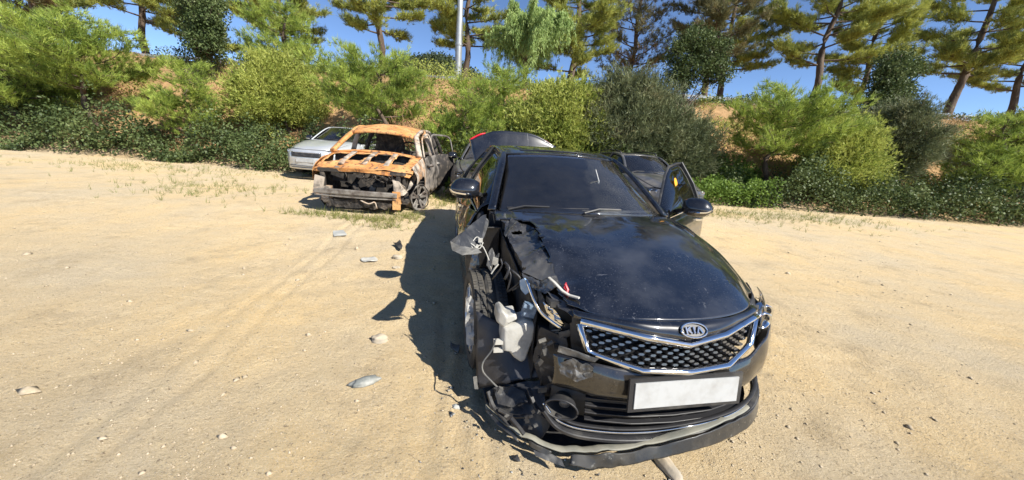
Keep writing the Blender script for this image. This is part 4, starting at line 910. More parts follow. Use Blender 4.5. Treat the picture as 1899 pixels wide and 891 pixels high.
# ------------------------------------------------------------------ plants
M_PINE = leafmat('pine_needles', [(.08, .11, .04), (.24, .28, .07), (.48, .49, .11), (.36, .39, .09)], .3, 1.3)
M_PINE_DULL = leafmat('dull_pine_needles', [(.05, .065, .04), (.11, .12, .055), (.24, .21, .09), (.30, .19, .07)], .25, 1.0)
M_PINE_DRY = leafmat('dry_pine_needles', [(.30, .16, .05), (.38, .20, .06), (.22, .13, .05)], .3)
M_PINE_BRIGHT = leafmat('fresh_pine_needles', [(.05, .09, .025), (.19, .27, .05), (.42, .50, .10), (.29, .38, .07)], .35, 1.6)
M_LEAF_YG = leafmat('yellow_green_leaves', [(.07, .10, .03), (.26, .32, .06), (.48, .50, .13), (.33, .40, .09)], .4, 1.8)
M_JUNIPER = leafmat('grey_green_sprays', [(.04, .06, .033), (.11, .135, .062), (.20, .22, .11), (.24, .20, .10)], .25, 1.4)
M_WILLOW = leafmat('willow_leaves', [(.10, .16, .05), (.26, .37, .12), (.44, .55, .20), (.33, .43, .15)], .4, 1.2)
M_LEAF_DK = leafmat('dark_ivy_leaves', [(.018, .03, .012), (.06, .09, .03), (.12, .16, .055), (.20, .23, .09)], .25, 1.3)
M_LEAF_BR = leafmat('bright_vine_leaves', [(.06, .11, .02), (.12, .20, .035), (.20, .30, .06), (.15, .24, .05)], .45, 1.5)
M_DRY = leafmat('dry_straw', [(.32, .20, .10), (.42, .28, .14), (.26, .17, .08)], .3)
M_GRASS = leafmat('grass_blades', [(.10, .14, .03), (.22, .25, .07), (.36, .32, .13)], .4)

def needles(rg, P, D, n, L, w, spread):
    """n thin needles at every tuft P, fanned about direction D"""
    k = len(P); P = np.repeat(P, n, 0); D = np.repeat(D, n, 0)
    d = D + rg.normal(0, spread, D.shape); d /= np.linalg.norm(d, axis=1, keepdims=True) + 1e-9
    ln = L * rg.uniform(.6, 1.25, (len(P), 1)); sd_ = np.cross(d, rg.normal(0, 1, d.shape)); sd_ /= np.linalg.norm(sd_, axis=1, keepdims=True) + 1e-9
    P = P + rg.normal(0, L * .12, P.shape)
    V = np.stack([P - sd_ * w / 2, P + sd_ * w / 2, P + d * ln], 1).reshape(-1, 3)
    return V
def leaves(rg, P, L, w, up=.5):
    n = len(P); d = rg.normal(0, 1, (n, 3)); d[:, 2] -= .3; d /= np.linalg.norm(d, axis=1, keepdims=True)
    nr = rg.normal(0, 1, (n, 3)); nr[:, 2] += up * 2; s_ = np.cross(d, nr); s_ /= np.linalg.norm(s_, axis=1, keepdims=True) + 1e-9
    ln = L * rg.uniform(.55, 1.3, (n, 1)); wd = w * rg.uniform(.6, 1.2, (n, 1))
    u = np.cross(s_, d)
    return np.stack([P, P + d * ln * .5 + s_ * wd / 2 + u * wd * .2, P + d * ln, P + d * ln * .5 - s_ * wd / 2 + u * wd * .2], 1).reshape(-1, 3)
def tri_mesh(name, V): return np_mesh(name, V, np.arange(len(V)).reshape(-1, 3))
def quad_mesh(name, V): return np_mesh(name, V, np.arange(len(V)).reshape(-1, 4))
def rv(rg): v = rg.normal(0, 1, 3); return v / np.linalg.norm(v)

def pine(name, seed, H, z0, R, nw, mat_f, tuft=11, L=.24, w=.023, lean=(0, 0), up=.35, bare=.34, r0=.19, top=.35, dens=1.0, dry=0):
    """trunk with whorled limbs; tufts of long needles along the outer part of every twig"""
    rg = np.random.default_rng(seed); tk = MB()
    P0 = [Vector((lean[0] * (q / 8) ** 1.3 * H + .12 * math.sin(q * 1.7 + seed), lean[1] * q / 8 * H + .1 * math.cos(q * 1.3 + seed), H * q / 8 - (.3 if q == 0 else 0))) for q in range(9)]
    tr = curve(P0, 16); tk.tube(tr, r0, 10, scales=[1.15 - .95 * i / 16 for i in range(17)])
    TP = []; TD = []
    for wi in range(nw):
        f = wi / max(1, nw - 1); z = z0 + (H - z0) * f * .97
        base = cr1(tr, z / H)
        nl = rg.integers(3, 6); a0 = rg.uniform(0, 6.28)
        Lw = R * (1 - (1 - top) * f ** 1.2) * (.75 + .25 * min(1, f * 5))
        for k in range(nl):
            a = a0 + 6.283 * k / nl + rg.normal(0, .25); ll = Lw * rg.uniform(.55, 1.15); b0 = base + Vector((0, 0, rg.uniform(-.25, .25)))
            dr = Vector((math.cos(a), math.sin(a), 0)); rise = up * rg.uniform(.2, 1.4)
            lp = [b0, b0 + dr * ll * .35 + Vector((0, 0, ll * rise * .12)), b0 + dr * ll * .7 + Vector((rg.normal(0, .1), rg.normal(0, .1), ll * rise * .35)), b0 + dr * ll + Vector((rg.normal(0, .15), rg.normal(0, .15), ll * rise * .75))]
            lc = curve(lp, 8); tk.tube(lc, r0 * .28 * (1 - .5 * f), 5, scales=[1 - .8 * i / 8 for i in range(9)])
            ns = max(4, int(ll * 4.6 * dens))
            for q in range(ns):
                u = bare + (1 - bare) * (q + rg.uniform(0, 1)) / ns
                p = cr1(lc, u); sd_ = dr.cross(Vector((0, 0, 1))) * (1 if q % 2 else -1)
                sl = (.30 + .35 * (1 - abs(u - .6))) * rg.uniform(.6, 1.25) * min(1, ll / 1.4)
                d = (dr * rg.uniform(.3, .9) + sd_ * rg.uniform(.3, 1.0) + Vector((0, 0, rg.uniform(.05, .6)))).normalized()
                e = p + d * sl
                tk.tube([p, p.lerp(e, .5) + Vector((0, 0, .02)), e], .010, 3, scales=[1, .8, .5])
                nt_ = max(3, int(sl * 11 * dens))
                for g in range(nt_):
                    v = (g + rg.uniform(.3, 1)) / nt_
                    TP.append(np.array(p.lerp(e, v)) + rg.normal(0, .09, 3)); dd = np.array(d) * .7 + np.array([0, 0, .55]); TD.append(dd / np.linalg.norm(dd))
    V = needles(rg, np.array(TP), np.array(TD), tuft, L, w, .48)
    root = empty(name, (0, 0, 0))
    tk.build('trunk', M_BARK, root, True)
    link('crown', tri_mesh('crown', V), mat_f, root, False)
    if dry:
        Pd = np.array(TP); sel = Pd[(np.abs(Pd[:, 2] - (z0 + .6)) < 1.3) & (np.abs(Pd[:, 0]) < R * .45)]
        if len(sel): link('dead_needles', tri_mesh('dead_needles', needles(rg, sel[:900], np.tile([0, 0, -1.], (min(900, len(sel)), 1)), 9, .2, .012, .5)), M_PINE_DRY, root, False)
    return root
def pads_pine(name, seed, pads, trunk, mat_f, L=.21, w=.015, tuft=20, dens=.62):
    """a low shaped pine: cushions of upright tufts (x,y,z,rx,ry,rz) on a crooked trunk"""
    rg = np.random.default_rng(seed); tk = MB()
    for path, r in trunk:
        c = curve(path, 14); tk.tube(c, r, 8, scales=[1.1 - .7 * i / 14 for i in range(15)])
    TP = []; TD = []
    hub = Vector(trunk[0][0][-1])
    pads = [(x + rg.normal(0, rx * .55), y + rg.normal(0, ry * .5), z + rg.normal(0, rz * .55), rx * q, ry * q, rz * q * 1.15) for (x, y, z, rx, ry, rz) in pads for q in (.62, .5, .42)]
    for (x, y, z, rx, ry, rz) in pads:
        n = int(430 * dens * (rx * ry * 4 + rz * (rx + ry)))
        for i in range(n):
            v = rv(rg); v[2] = abs(v[2]) * .9 - .25
            r_ = rg.uniform(.55, 1.0) ** .6 * (1 + .22 * mnoise.noise(Vector((v[0] * 3 + x * 5, v[1] * 3 + y * 3, v[2] * 3 + seed))))
            p = np.array([x + v[0] * rx * r_, y + v[1] * ry * r_, z + v[2] * rz * r_])
            TP.append(p); d = np.array([v[0] * .5, v[1] * .5, .75]); TD.append(d / np.linalg.norm(d))
        pc_ = Vector((x, y, z - rz * .2)); tk.tube(curve([hub, hub.lerp(pc_, .5) + Vector((rg.normal(0, .1), rg.normal(0, .1), -.05)), pc_], 8), .035, 6, scales=[1 - .07 * i for i in range(9)])
        for i in range(7):
            v = rv(rg); tk.tube([pc_, pc_ + Vector((v[0] * rx * .8, v[1] * ry * .8, abs(v[2]) * rz * .5))], .012, 4)
    V = needles(rg, np.array(TP), np.array(TD), tuft, L, w, .62)
    root = empty(name, (0, 0, 0)); tk.build('trunk', M_BARK, root, True); link('crown', tri_mesh('crown', V), mat_f, root, False)
    return root
def bush(name, seed, blobs, mat_f, L=.07, w=.035, dens=1.0, stems=8, droop=0, spray=False, twig_h=None):
    """broadleaf or sprayed shrub: leaves clumped along many twigs filling uneven lobes"""
    rg = np.random.default_rng(seed); tk = MB(); P = []; D = []
    for (x, y, z, rx, ry, rz) in blobs:
        nc = int(21 * dens * (rx + ry) * (rz + .3) * 2.2) + 6
        for i in range(nc):
            v = rv(rg); r_ = rg.uniform(.45, 1.0) ** .5 * (1 + .5 * mnoise.noise(Vector((v[0] * 2.6 + x, v[1] * 2.6 + y, v[2] * 2.6 + seed))))
            c = np.array([x + v[0] * rx * r_, y + v[1] * ry * r_, z + v[2] * rz * r_])
            out = v * .6 + np.array([0, 0, .5]); m_ = 34
            P.append(c + rg.normal(0, .13, (m_, 3)) * np.array([1, 1, .8]) + out * rg.uniform(-.08, .16, (m_, 1))); D.append(np.tile(out / np.linalg.norm(out), (m_, 1)))
            if i % 5 == 0: tk.tube([Vector((x, y, z - rz * .9)), Vector((x, y, z - rz * .3)).lerp(Vector(c), .45), Vector(c)], .011, 4)
    for i in range(int(34 * dens)):                 # long loose shoots breaking the outline
        x, y, z, rx, ry, rz = blobs[int(rg.integers(len(blobs)))]; v = rv(rg); v[2] = abs(v[2]) * .8 + .1; ln = rg.uniform(.2, .6)
        p0 = np.array([x + v[0] * rx * .85, y + v[1] * ry * .85, z + v[2] * rz * .85]); d = v * .6 + np.array([0, 0, .6]) + rg.normal(0, .25, 3); d /= np.linalg.norm(d)
        t_ = rg.uniform(0, 1, (26, 1)); P.append(p0 + d * t_ * ln + rg.normal(0, .035, (26, 3))); D.append(np.tile(d, (26, 1)))
        tk.tube([Vector(p0), Vector(p0 + d * ln)], .006, 3)
    P = np.concatenate(P); D = np.concatenate(D)
    if spray: V = needles(rg, P, D, 3, L, w, .55); me = tri_mesh('foliage', V)
    else: me = quad_mesh('foliage', leaves(rg, P, L, w))
    b0 = blobs[0]
    for i in range(stems):
        a = rg.uniform(0, 6.28); bl = blobs[i % len(blobs)]
        tk.tube(curve([(b0[0] + rg.normal(0, .12), b0[1] + rg.normal(0, .12), -.2), ((b0[0] + bl[0]) / 2 + rg.normal(0, .15), (b0[1] + bl[1]) / 2, bl[2] * .4), (bl[0] + math.cos(a) * bl[3] * .5, bl[1] + math.sin(a) * bl[4] * .5, bl[2])], 8), .028, 6, scales=[1.2 - .1 * q for q in range(9)])
    root = empty(name, (0, 0, 0)); tk.build('stems', M_BARK, root, True); link('foliage', me, mat_f, root, False)
    return root
def willow(name, seed, H, R, mat_f):
    rg = np.random.default_rng(seed); tk = MB(); P = []
    tk.tube(curve([(0, 0, -.3), (.1, 0, H * .25), (-.05, .1, H * .5), (.05, 0, H * .75)], 12), .16, 8, scales=[1.1 - .06 * i for i in range(13)])
    for k in range(34):
        a = rg.uniform(0, 6.28); u = rg.uniform(.3, 1); e = Vector((math.cos(a) * R * rg.uniform(.3, .95), math.sin(a) * R * rg.uniform(.3, .95), H * (.45 + .55 * u)))
        s0 = Vector((0, 0, H * (.25 + .45 * u))); c = curve([s0, s0.lerp(e, .5) + Vector((0, 0, .35)), e], 10); tk.tube(c, .05, 5, scales=[1 - .08 * i for i in range(11)])
        for q in range(20):
            p = cr1(c, rg.uniform(.35, 1)); ln = rg.uniform(.5, 1.5); dx, dy = rg.normal(0, .22, 2)
            m_ = int(ln * 34); t_ = rg.uniform(0, 1, (m_, 1))
            P.append(np.array(p) + np.hstack([t_ * dx, t_ * dy, .18 * np.sin(t_ * 3) - t_ ** 1.4 * ln]) + rg.normal(0, .05, (m_, 3)))
    P = np.concatenate(P); D = np.tile([0, 0, -1.0], (len(P), 1))
    V = needles(rg, P, D, 3, .18, .034, .4)
    root = empty(name, (0, 0, 0)); tk.build('trunk', M_BARK, root, True); link('crown', tri_mesh('crown', V), mat_f, root, False)
    return root
def put(o, X, Y, label=None, cat=None, group=None, rz=0, sc=1, dz=0):
    o.location = (X, Y, gz(X, Y) + dz); o.rotation_euler = (0, 0, rz); o.scale = (sc, sc, sc) if not isinstance(sc, tuple) else sc
    prop(o, label, cat, group); return o
PLACED = []
def again(src, X, Y, rz, sc, kind):
    c = copy_tree(src); put(c, X, Y, None, src['category'], src.get('group'), rz, sc); PLACED.append((c, kind)); return c

# tall pines along the road above the bank
def xat(px, Y): return pw(px, 130, Y=Y).x
G_P = 'tall pines along the top of the bank'
pA = put(pine('pine_tree', 11, 8.5, 3.1, 3.7, 10, M_PINE, r0=.2, lean=(.005, 0), up=.3, dens=1.95), xat(706, 23), 23, 'tall yellow-green pine with a bare straight trunk above the burnt SUV', 'tree', G_P)
pB = put(pine('pine_tree', 23, 9.0, 2.8, 3.2, 11, M_PINE, r0=.2, lean=(.03, 0), up=.25, dens=1.95), xat(862, 24), 24, 'tall pine right beside the steel pole', 'tree', G_P)
pC = put(pine('pine_tree', 35, 9.5, 1.7, 2.9, 14, M_PINE, r0=.19, lean=(.02, 0), up=.5, dens=1.95), xat(1062, 22), 22, 'tall full-crowned pine above the roof of the black sedan', 'tree', G_P)
pD = put(pine('pine_tree', 47, 9.0, 1.5, 2.6, 14, M_PINE_DULL, r0=.16, lean=(.02, 0), up=1.1, dens=1.1, dry=1), xat(1168, 24), 24, 'sparse thin pine with dead brown needles low on its trunk', 'tree', G_P)
pE = put(pine('pine_tree', 59, 9.5, 3.0, 2.8, 13, M_PINE_DULL, r0=.18, up=.5, dens=1.6), xat(1316, 22), 22, 'dark pine whose left branches hang over the upper right corner', 'tree', G_P)
for X, Y, s_, src in ((-24, 24, 1.0, 0), (-19.5, 22.5, 1.1, 2), (-15.5, 24.5, .95, 1), (-32, 25, 1.1, 2), (17.5, 23, 1.05, 0), (21.5, 24.5, .95, 2), (26, 23, 1.1, 1), (32, 25, 1.0, 0), (-28, 22, .9, 4), (13.2, 25.5, 1.0, 1)):
    again((pA, pB, pC, pD, pE)[src], X, Y, X * 1.7, s_, 'pine')
wl = put(willow('willow_tree', 5, 4.0, 2.9, M_WILLOW), xat(972, 20.5), 20.5, 'pale green drooping willow between the two central pines', 'tree')

# low shaped pines and shrubs on the slope
def base_at(px, Y): return pw(px, 200, Y=Y).x
G_S = 'shrubs on the slope'
def low_pine(seed, H, z0, R, nw, **k):
    return pine('garden_pine', seed, H, z0, R, nw, M_PINE_BRIGHT, tuft=15, L=.19, w=.015, up=.55, bare=.22, r0=.10, top=.45, dens=k.pop('dens', 1.75), **k)
s1 = put(low_pine(3, 3.0, 1.45, 2.25, 7, lean=(-.1, 0)), base_at(715, 13.2), 13.2, 'low spreading garden pine with crooked limbs behind the burnt SUV', 'tree', G_S)
s2 = put(low_pine(9, 2.9, .6, 1.45, 9, lean=(.05, 0)), base_at(862, 13.0), 13.0, 'round bright green young pine left of the raised boot lid', 'tree', G_S)
s3 = put(low_pine(14, 2.7, .6, 1.5, 9), base_at(935, 14.6), 14.6, 'yellow-green pine shrub behind the raised boot lid', 'tree', G_S)
s4 = put(bush('leafy_shrub', 21, [(0, 0, 1.35, 1.0, .8, .95), (.75, -.1, 1.0, .75, .6, .75), (-.7, 0, 1.1, .7, .6, .75), (.2, .1, 2.0, .75, .6, .55), (-.3, .2, 2.1, .5, .45, .4)], M_LEAF_YG, .10, .028, 2.0, 10, spray=True), base_at(1042, 13.2), 13.2, 'large yellow-green shrub directly above the sedan roof', 'shrub', G_S, sc=1.35)
s5 = put(bush('juniper', 33, [(0, 0, 1.3, .95, .8, 1.1), (-.6, .1, 1.7, .6, .5, .75), (.75, 0, 1.5, .75, .6, .9), (1.35, .1, 1.2, .65, .6, .8), (.3, 0, 2.2, .6, .5, .55), (-.2, .1, 2.4, .45, .4, .45), (1.9, .2, 1.1, .6, .5, .75)], M_JUNIPER, .13, .016, 2.4, 14, spray=True), base_at(1165, 13.0), 13.0, 'broad grey-green juniper with bare twigs behind the charcoal car', 'shrub', G_S, sc=1.35)
s6 = put(bush('broadleaf_tree', 41, [(0, 0, 2.7, .7, .6, .5), (.8, 0, 2.35, .7, .6, .5), (-.6, 0, 2.1, .55, .5, .45), (.2, 0, 1.6, .8, .6, .5), (-.4, .1, 1.1, .6, .5, .5), (1.2, 0, 1.5, .5, .5, .4)], M_LEAF_DK, .10, .06, 1.7, 6), base_at(1268, 17.0), 17.0, 'dark broadleaf tree at the right above the juniper', 'tree', G_S)
for X, Y, s_, rz, src in ((-16.2, 13.6, 1.05, 2.1, s1), (-12.2, 13.3, .95, .6, s2), (-9.3, 14.2, 1.15, 1.1, s4), (-20.5, 14, 1.15, .4, s5), (-13.8, 16.5, 1.1, 2.5, s6), (-18.3, 13.1, 1.1, .9, s3), (-24.5, 14.3, 1.2, .9, s4), (9.2, 13.4, 1.0, 2.4, s1), (11.8, 13.2, 1.1, .3, s4), (14.2, 14.0, 1.1, 1.9, s5), (17.5, 13.4, 1.1, 1.0, s2), (20.5, 14.3, 1.2, 2.2, s4), (24.5, 14.0, 1.2, .3, s1), (-10.6, 16.8, 1.1, 1.4, s3), (15.8, 16.5, 1.0, .5, s6)):
    again(src, X, Y, rz, s_, {s1: 'low garden pine', s2: 'low garden pine', s3: 'low garden pine', s4: 'leafy shrub', s5: 'juniper', s6: 'broadleaf tree'}[src])

# hedge-like undergrowth along the foot of the bank: nobody could count it
def growth(name, seed, spans, mat_f, L, w, label, cat, dens=1.0):
    rg = np.random.default_rng(seed); P = []
    for (x0, x1, y0, y1, h) in spans:
        n = int((x1 - x0) * dens * 900)
        x = rg.uniform(x0, x1, n); y = rg.uniform(y0, y1, n)
        for i in range(n):
            hh = h * max(.06, .55 + .9 * mnoise.noise(Vector((x[i] * .55, y[i] * .5, seed))) + .5 * mnoise.noise(Vector((x[i] * 1.9, y[i] * 1.7, seed)))) ; zz = hh * rg.uniform(0, 1) ** .6
            P.append((x[i], y[i], gz(x[i], y[i]) + zz))
    o = link(name, quad_mesh(name, leaves(rg, np.array(P), L, w)), mat_f, None, False, kind='stuff', label=label, cat=cat)
    return o
growth('ivy', 71, [(-30, -9, 11.6, 13.2, 1.9), (-9, -4.2, 11.0, 12.8, 2.1), (-4.2, 1.2, 10.8, 12.8, 2.0), (1.2, 4.5, 11.0, 12.8, 1.7), (7.5, 30, 11.4, 13.2, 1.8)], M_LEAF_DK, .095, .07, 'dark ivy tangle along the foot of the bank', 'ivy', 1.9)
growth('vine_cover', 72, [(3.4, 8.5, 11.2, 13.2, 1.25), (4.6, 9.5, 12.6, 14.2, .7)], M_LEAF_BR, .09, .07, 'bright green vines on the bank behind the charcoal car', 'vine', 2.4)
def mask_growth(name, seed, mat_f, L, w, label, cat, n, y0, y1, h, thr):
    rg = np.random.default_rng(seed); P = []
    while len(P) < n:
        x, y = rg.uniform(-27, 27), rg.uniform(y0, y1); v = mnoise.noise(Vector((x * .42, y * .55, seed)))
        if v < thr or (name == 'ridge_scrub' and -6.5 < x < -.3 and y > 18.3): continue
        P.append((x, y, gz(x, y) + h * min(1, (v - thr) * 3.2) * rg.uniform(0, 1) ** .6))
    return link(name, quad_mesh(name, leaves(rg, np.array(P), L, w)), mat_f, None, False, kind='stuff', label=label, cat=cat)
mask_growth('slope_scrub', 75, M_LEAF_YG, .09, .055, 'loose yellow-green scrub spread over the bank', 'scrub', 42000, 13, 18.3, .8, -.02)
mask_growth('ridge_scrub', 78, M_LEAF_DK, .10, .07, 'dark scrub along the crest of the bank', 'scrub', 20000, 17.5, 20.5, .55, -.05)
growth('weeds', 73, [(-1.8, -.75, 8.8, 10.6, .95)], M_LEAF_BR, .10, .06, 'bright green weeds between the burnt SUV and the black sedan', 'weeds', 2.2)
# straw and dry grass lying on the slope
def blades(name, seed, P, L, w, mat_f, label, cat, spread=.5):
    rg = np.random.default_rng(seed); P = np.array(P)
    return link(name, tri_mesh(name, needles(rg, P, np.tile([0, 0, 1.0], (len(P), 1)), 5, L, w, spread)), mat_f, None, False, kind='stuff', label=label, cat=cat)
rg0 = np.random.default_rng(81)
P = []
for i in range(9000):
    x, y = rg0.uniform(-26, 26), rg0.uniform(12.5, 18.5)
    if mnoise.noise(Vector((x * .5, y * .6, 4))) > -.05: P.append((x, y, gz(x, y)))
blades('straw', 82, P, .28, .02, M_DRY, 'dry straw grass over the earth bank', 'grass', .7)
P = []
for cx_, cy_, rx, ry, n in ((-2.55, 5.75, .75, .16, 150), (-1.95, 6.1, .35, .3, 80), (-3.4, 5.8, .5, .15, 50), (-1.3, 8.4, .7, .9, 400), (-2.0, 5.35, .3, .12, 40), (-6.5, 7.5, 1.6, 1.2, 200), (5.5, 9.5, 2.0, .9, 350), (8.5, 10, 2, 1.2, 300), (-10, 10, 3, 1.2, 300)):
    for i in range(n):
        x, y = rg0.normal(cx_, rx * .6), rg0.normal(cy_, ry * .6); P.append((x, y, gz_fine(x, y)))
blades('grass', 83, P, .13, .008, M_GRASS, 'tufts of thin grass around the burnt SUV and yard edge', 'grass', .55)
# dead brown brush on the slope behind the SUV
dp = [(base_at(752, 12.9) + rg0.normal(0, .28), 12.9 + rg0.normal(0, .2), gz(base_at(752, 12.9), 12.9) + abs(rg0.normal(.75, .35))) for i in range(900)]
link('dead_brush', tri_mesh('dead_brush', needles(np.random.default_rng(4), np.array(dp), np.tile([.1, 0, -1.0], (900, 1)), 4, .3, .014, .4)), leafmat('dead_brush', [(.36, .17, .09), (.45, .25, .14), (.28, .13, .07)], .25), None, False, label='dead reddish brush hanging on the slope behind the burnt SUV', cat='brush', kind='stuff')

# ------------------------------------------------------------------ far hill, guard rail, steel pole
def hill():
    rg = np.random.default_rng(8); c = pw(792, 150, Y=170); n = 90; V = []
    def hh(x, y): 
        d = math.hypot((x - c.x) / 62, (y - 190) / 80); return 40 * math.exp(-d * d * 2.2) * (1 + .10 * mnoise.noise(Vector((x * .03, y * .03, 1)))) + .5
    for j in range(n + 1):
        for i in range(n + 1):
            x, y = c.x - 150 + 300 * i / n, 100 + 200 * j / n
            V.append((x, y, hh(x, y)))
    Fq = [(j * (n + 1) + i, j * (n + 1) + i + 1, (j + 1) * (n + 1) + i + 1, (j + 1) * (n + 1) + i) for j in range(n) for i in range(n)]
    link('hill', np_mesh('hill', V, Fq), mat('wooded_ground', (.05, .065, .03), .95), None, True, kind='structure', label='wooded hill in the distance')
    P = []
    for i in range(4200):
        x, y = c.x + rg.normal(0, 38), rg.uniform(115, 215); z = hh(x, y)
        if z < 3: continue
        P.append(np.array([x, y, z + 1.2]) + rg.normal(0, 1.1, (14, 3)))
    link('hill_wood', quad_mesh('hill_wood', leaves(rg, np.concatenate(P), 1.0, .8)), leafmat('far_wood', [(.03, .045, .022), (.06, .08, .035), (.10, .115, .05)], .2, .06), None, False, kind='stuff', label='far-off wood covering the hill', cat='wood')
hill()
gr = empty('guard_rail', (0, 21.2, 0), label='grey steel guard rail along the road above the bank', cat='guard rail')
zr = 4.25
for z in (.42, .62):
    m = MB(); m.bar([(-32, 0, zr + z), (0, 0, zr + z), (32, 0, zr + z)], .05, .14); m.build('rail', M_STEEL, gr)
pm = MB(); pm.box((0, .09, 0), (.12, .12, 1.1)); pmesh = pm.mesh('post')
for i in range(33):
    o = link('post', pmesh, M_STEEL if i == 0 else None, gr, False); o.location = (-32 + 2 * i, 0, zr + .2)
Xp = pw(850, 100, Y=21.8).x
pole = empty('lamp_pole', (Xp, 21.8, gz(Xp, 21.8)), label='pale grey tapered steel pole between the pines', cat='pole')
m = MB(); m.tube([(0, 0, -.2), (.006, 0, 1.0), (.017, 0, 3.2), (.05, 0, 9.5)], .20, 16, scales=[1, 1, .9, .42]); m.build('shaft', M_STEEL, pole, True)
m = MB(); m.tube([(.012, 0, 2.35), (.0125, 0, 2.45)], .205, 16); m.build('band', M_STEEL, pole)
m = MB(); m.tube(curve([(.05, 0, 9.3), (.2, -.5, 9.8), (.3, -1.6, 10.0)], 10), .05, 8); m.build('arm', M_STEEL, pole, True)
wb_ = pw(1100, 172, Y=40)
b_ = empty('white_building', (wb_.x, 40, gz(wb_.x, 40)), label='small white building showing between the shrubs on the road', cat='building')
m = MB(); m.box((0, 2, 1.6), (1.9, 4, 3.6)); m.build('wall', mat('white_render', (.62, .62, .6), .8), b_)
m = MB(); m.box((0, 2, 3.5), (2.2, 4.4, .16)); m.build('roof', M_STEEL, b_)
m = MB(); m.box((0, -.01, 1.9), (.9, .04, .7)); m.build('window', M_GLASS_DARK, b_)
# ------------------------------------------------------------------ stones and debris on the ground
def stone(name, px, py, size, mat_, label, seed, rz=0, cat='stone'):
    p = pw(px, py, z=0); p = pw(px, py, z=gz_fine(p.x, p.y)); bm = bmesh.new(); bmesh.ops.create_icosphere(bm, subdivisions=3, radius=1)
    for v in bm.verts:
        n = v.co.normalized(); k = 1 + .34 * mnoise.noise(n * 1.6 + Vector((seed, 0, 0))) + .10 * mnoise.cell(n * 2.5 + Vector((0, seed, 0)))
        v.co = Vector((n.x * size[0] * k / 2, n.y * size[1] * k / 2, n.z * size[2] * k / 2))
    me = bpy.data.meshes.new(name); bm.to_mesh(me); bm.free()
    o = link(name, me, mat_, None, True, label=label, cat=cat); o.location = (p.x, p.y, gz_fine(p.x, p.y) + size[2] * .22); o.rotation_euler = (0, 0, rz)
    return o
stone('stone', 704, 633, (.13, .085, .075), M_STONE, 'rounded tan stone beside the sedan shadow', 3, .2)
stone('stone', 677, 711, (.17, .075, .05), mat('dark_grey_stone', (.16, .17, .16), .75, var=((.34, .34, .31), 9, .45, .65), bump=(30, .5, .008)), 'flat grey wedge-shaped stone on the sand', 8, .55)
stone('stone', 1237, 868, (.075, .20, .05), M_STONE, 'long pale stone under the bumper lip', 12, .35)
stone('stone', 737, 480, (.13, .08, .07), M_STONE, 'small tan stone above the mirror shadow', 17, 0)
stone('stone', 846, 757, (.05, .035, .03), M_STONE_GREY, 'small pale pebble cluster stone by the bumper shadow', 21, 0)
stone('stone', 735, 497, (.09, .05, .035), M_STONE, 'half-buried flat stone below the white dish', 25, .3)
pp = pw(685, 482, z=.02)
bx_ = empty('plastic_dish', (pp.x, pp.y, gz_fine(pp.x, pp.y) + .012), label='crumpled white plastic dish on the sand', cat='litter')
m = MB(); m.lathe([(0, 0), (.012, .06), (.018, .085), (.010, .098), (.004, .10)], (0, 0, 1), n=22); m.v = [(x, y * .75, z + .008 * math.sin(x * 40)) for x, y, z in m.v]; m.build('dish', M_WHITEPL, bx_, True)
def debris(name, L, mat_, label, cat, seed, th=.006, lift=.015, cr=.012):
    q = [pw(a, b, z=0) for a, b in L]
    q = [pw(a, b, z=gz_fine(v.x, v.y)) for (a, b), v in zip(L, q)]
    c = sum(q, Vector()) / len(q); c.z = gz_fine(c.x, c.y)
    pts = [v - c + Vector((0, 0, lift + .012 * math.sin(i * 2.1))) for i, v in enumerate(q)]
    o = shard(name, pts, mat_, None, th, cr, 2, 12, seed, label=label, cat=cat); o.location = c; return o
debris('plastic_fragment', [(729, 456), (740, 452), (748, 462), (744, 468)], M_PLASTIC, 'bent black plastic fragment standing on the sand', 'fragment', 1, lift=.04, cr=.03)
debris('plastic_fragment', [(618, 431), (636, 430), (644, 437), (620, 440)], M_STONE_GREY, 'flat grey sheet fragment near the left of the burnt SUV', 'fragment', 2)
debris('plastic_fragment', [(834, 640), (852, 648), (848, 658), (836, 652)], M_PLASTIC2, 'small grey plastic flake in the sedan shadow', 'fragment', 3, lift=.02)
debris('plastic_fragment', [(948, 850), (962, 853), (964, 860), (952, 857)], M_PLASTIC, 'thin dark splinter on the sand below the lip', 'fragment', 4)
debris('plastic_fragment', [(870, 452 + 8), (884, 458 + 8), (880, 468 + 8)], M_PLASTIC2, 'pale scrap lying under the torn wing', 'fragment', 5)
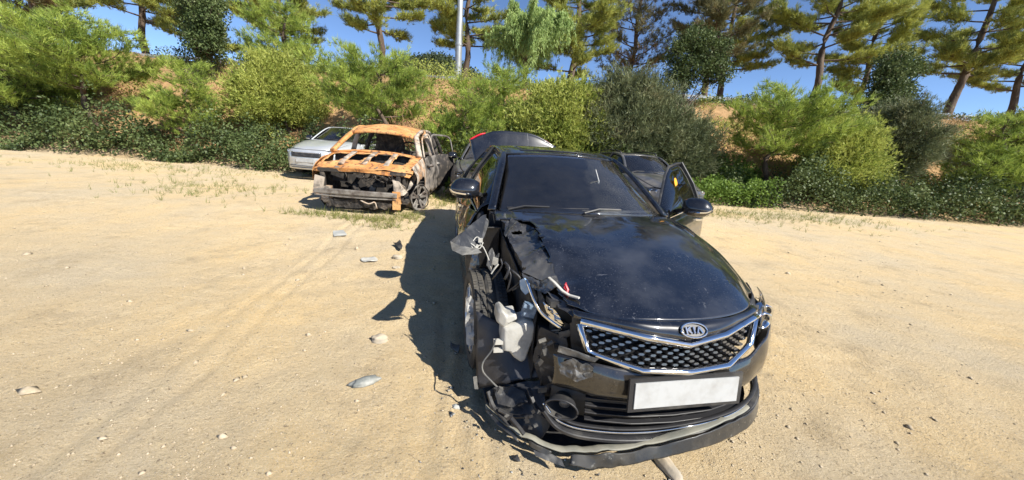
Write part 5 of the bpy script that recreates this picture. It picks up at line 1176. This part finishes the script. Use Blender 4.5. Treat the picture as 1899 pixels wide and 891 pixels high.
# fine gravel
rgp = np.random.default_rng(99)
ico = [(1, 0, 0), (-1, 0, 0), (0, 1, 0), (0, -1, 0), (0, 0, 1), (0, 0, -1)]; icf = [(0, 2, 4), (2, 1, 4), (1, 3, 4), (3, 0, 4), (2, 0, 5), (1, 2, 5), (3, 1, 5), (0, 3, 5)]
V = []; Fq = []
for i in range(22000):
    y = .7 + 7.5 * rgp.uniform() ** 1.4; x = rgp.uniform(-1.1, 1.0) * (1.2 + y * 1.1)
    if mnoise.noise(Vector((x * 1.3, y * 1.3, 7))) < rgp.uniform(-.5, .35): continue
    r = .0030 * math.exp(rgp.normal(0, .62)); z = gz_fine(x, y); r *= 3.2 if i % 60 == 0 else 1; s_ = rgp.uniform(.55, 1.5, 3) * r; b = len(V)
    for q in ico: V.append((x + q[0] * s_[0], y + q[1] * s_[1], z + q[2] * s_[2] * .7 + r * .2))
    Fq += [(b + f[0], b + f[1], b + f[2]) for f in icf]
link('gravel', np_mesh('gravel', V, Fq), mat('gravel', (.34, .28, .19), .9, var=((.46, .38, .27), 20, .4, .6)), None, False, kind='stuff', label='loose fine gravel scattered on the sandy yard', cat='gravel')

V = []; Fq = []
for i in range(420):
    t_, s_ = -1.25 + 1.3 * rgp.beta(2, 2), -.35 + 1.5 * rgp.uniform()
    c_, n_ = math.cos(K.th), math.sin(K.th); x = K.x + t_ * c_ - s_ * n_; y = K.y + t_ * n_ + s_ * c_; z = gz_fine(x, y) + .002; b = len(V)
    r = .003 * math.exp(rgp.normal(0, .6)); q = rgp.normal(0, 1, (4, 3)) * r; V += [(x + a[0] * 1.6, y + a[1] * 1.6, z + abs(a[2])) for a in q]; Fq += [(b, b + 1, b + 2), (b, b + 2, b + 3), (b, b + 3, b + 1), (b + 1, b + 3, b + 2)]
link('glass_crumbs', np_mesh('glass_crumbs', V, Fq), mat('crumbs', (.09, .09, .09), .3, var=((.55, .55, .53), 60, .48, .56)), None, False, kind='stuff', label='broken glass and plastic crumbs around the torn bumper corner', cat='debris')

# ------------------------------------------------------------------ labels for the repeats along the bank
WORD = ['first', 'second', 'third', 'fourth', 'fifth', 'sixth', 'seventh', 'eighth', 'ninth', 'tenth', 'eleventh', 'twelfth']
for kind in sorted({k for _, k in PLACED}):
    for left in (True, False):
        L = sorted([o for o, k in PLACED if k == kind and (o.location.x < 0) == left], key=lambda o: abs(px_of(o.location)[0] - 949), reverse=True)
        for i, o in enumerate(L):
            o['label'] = '%s on the bank, %s from the %s end' % ({'pine': 'tall pine above the road', 'low garden pine': 'low round garden pine', 'leafy shrub': 'large yellow-green shrub', 'juniper': 'broad grey-green juniper', 'broadleaf tree': 'dark broadleaf tree'}[kind], WORD[i], 'left' if left else 'right')
bpy.context.view_layer.update()
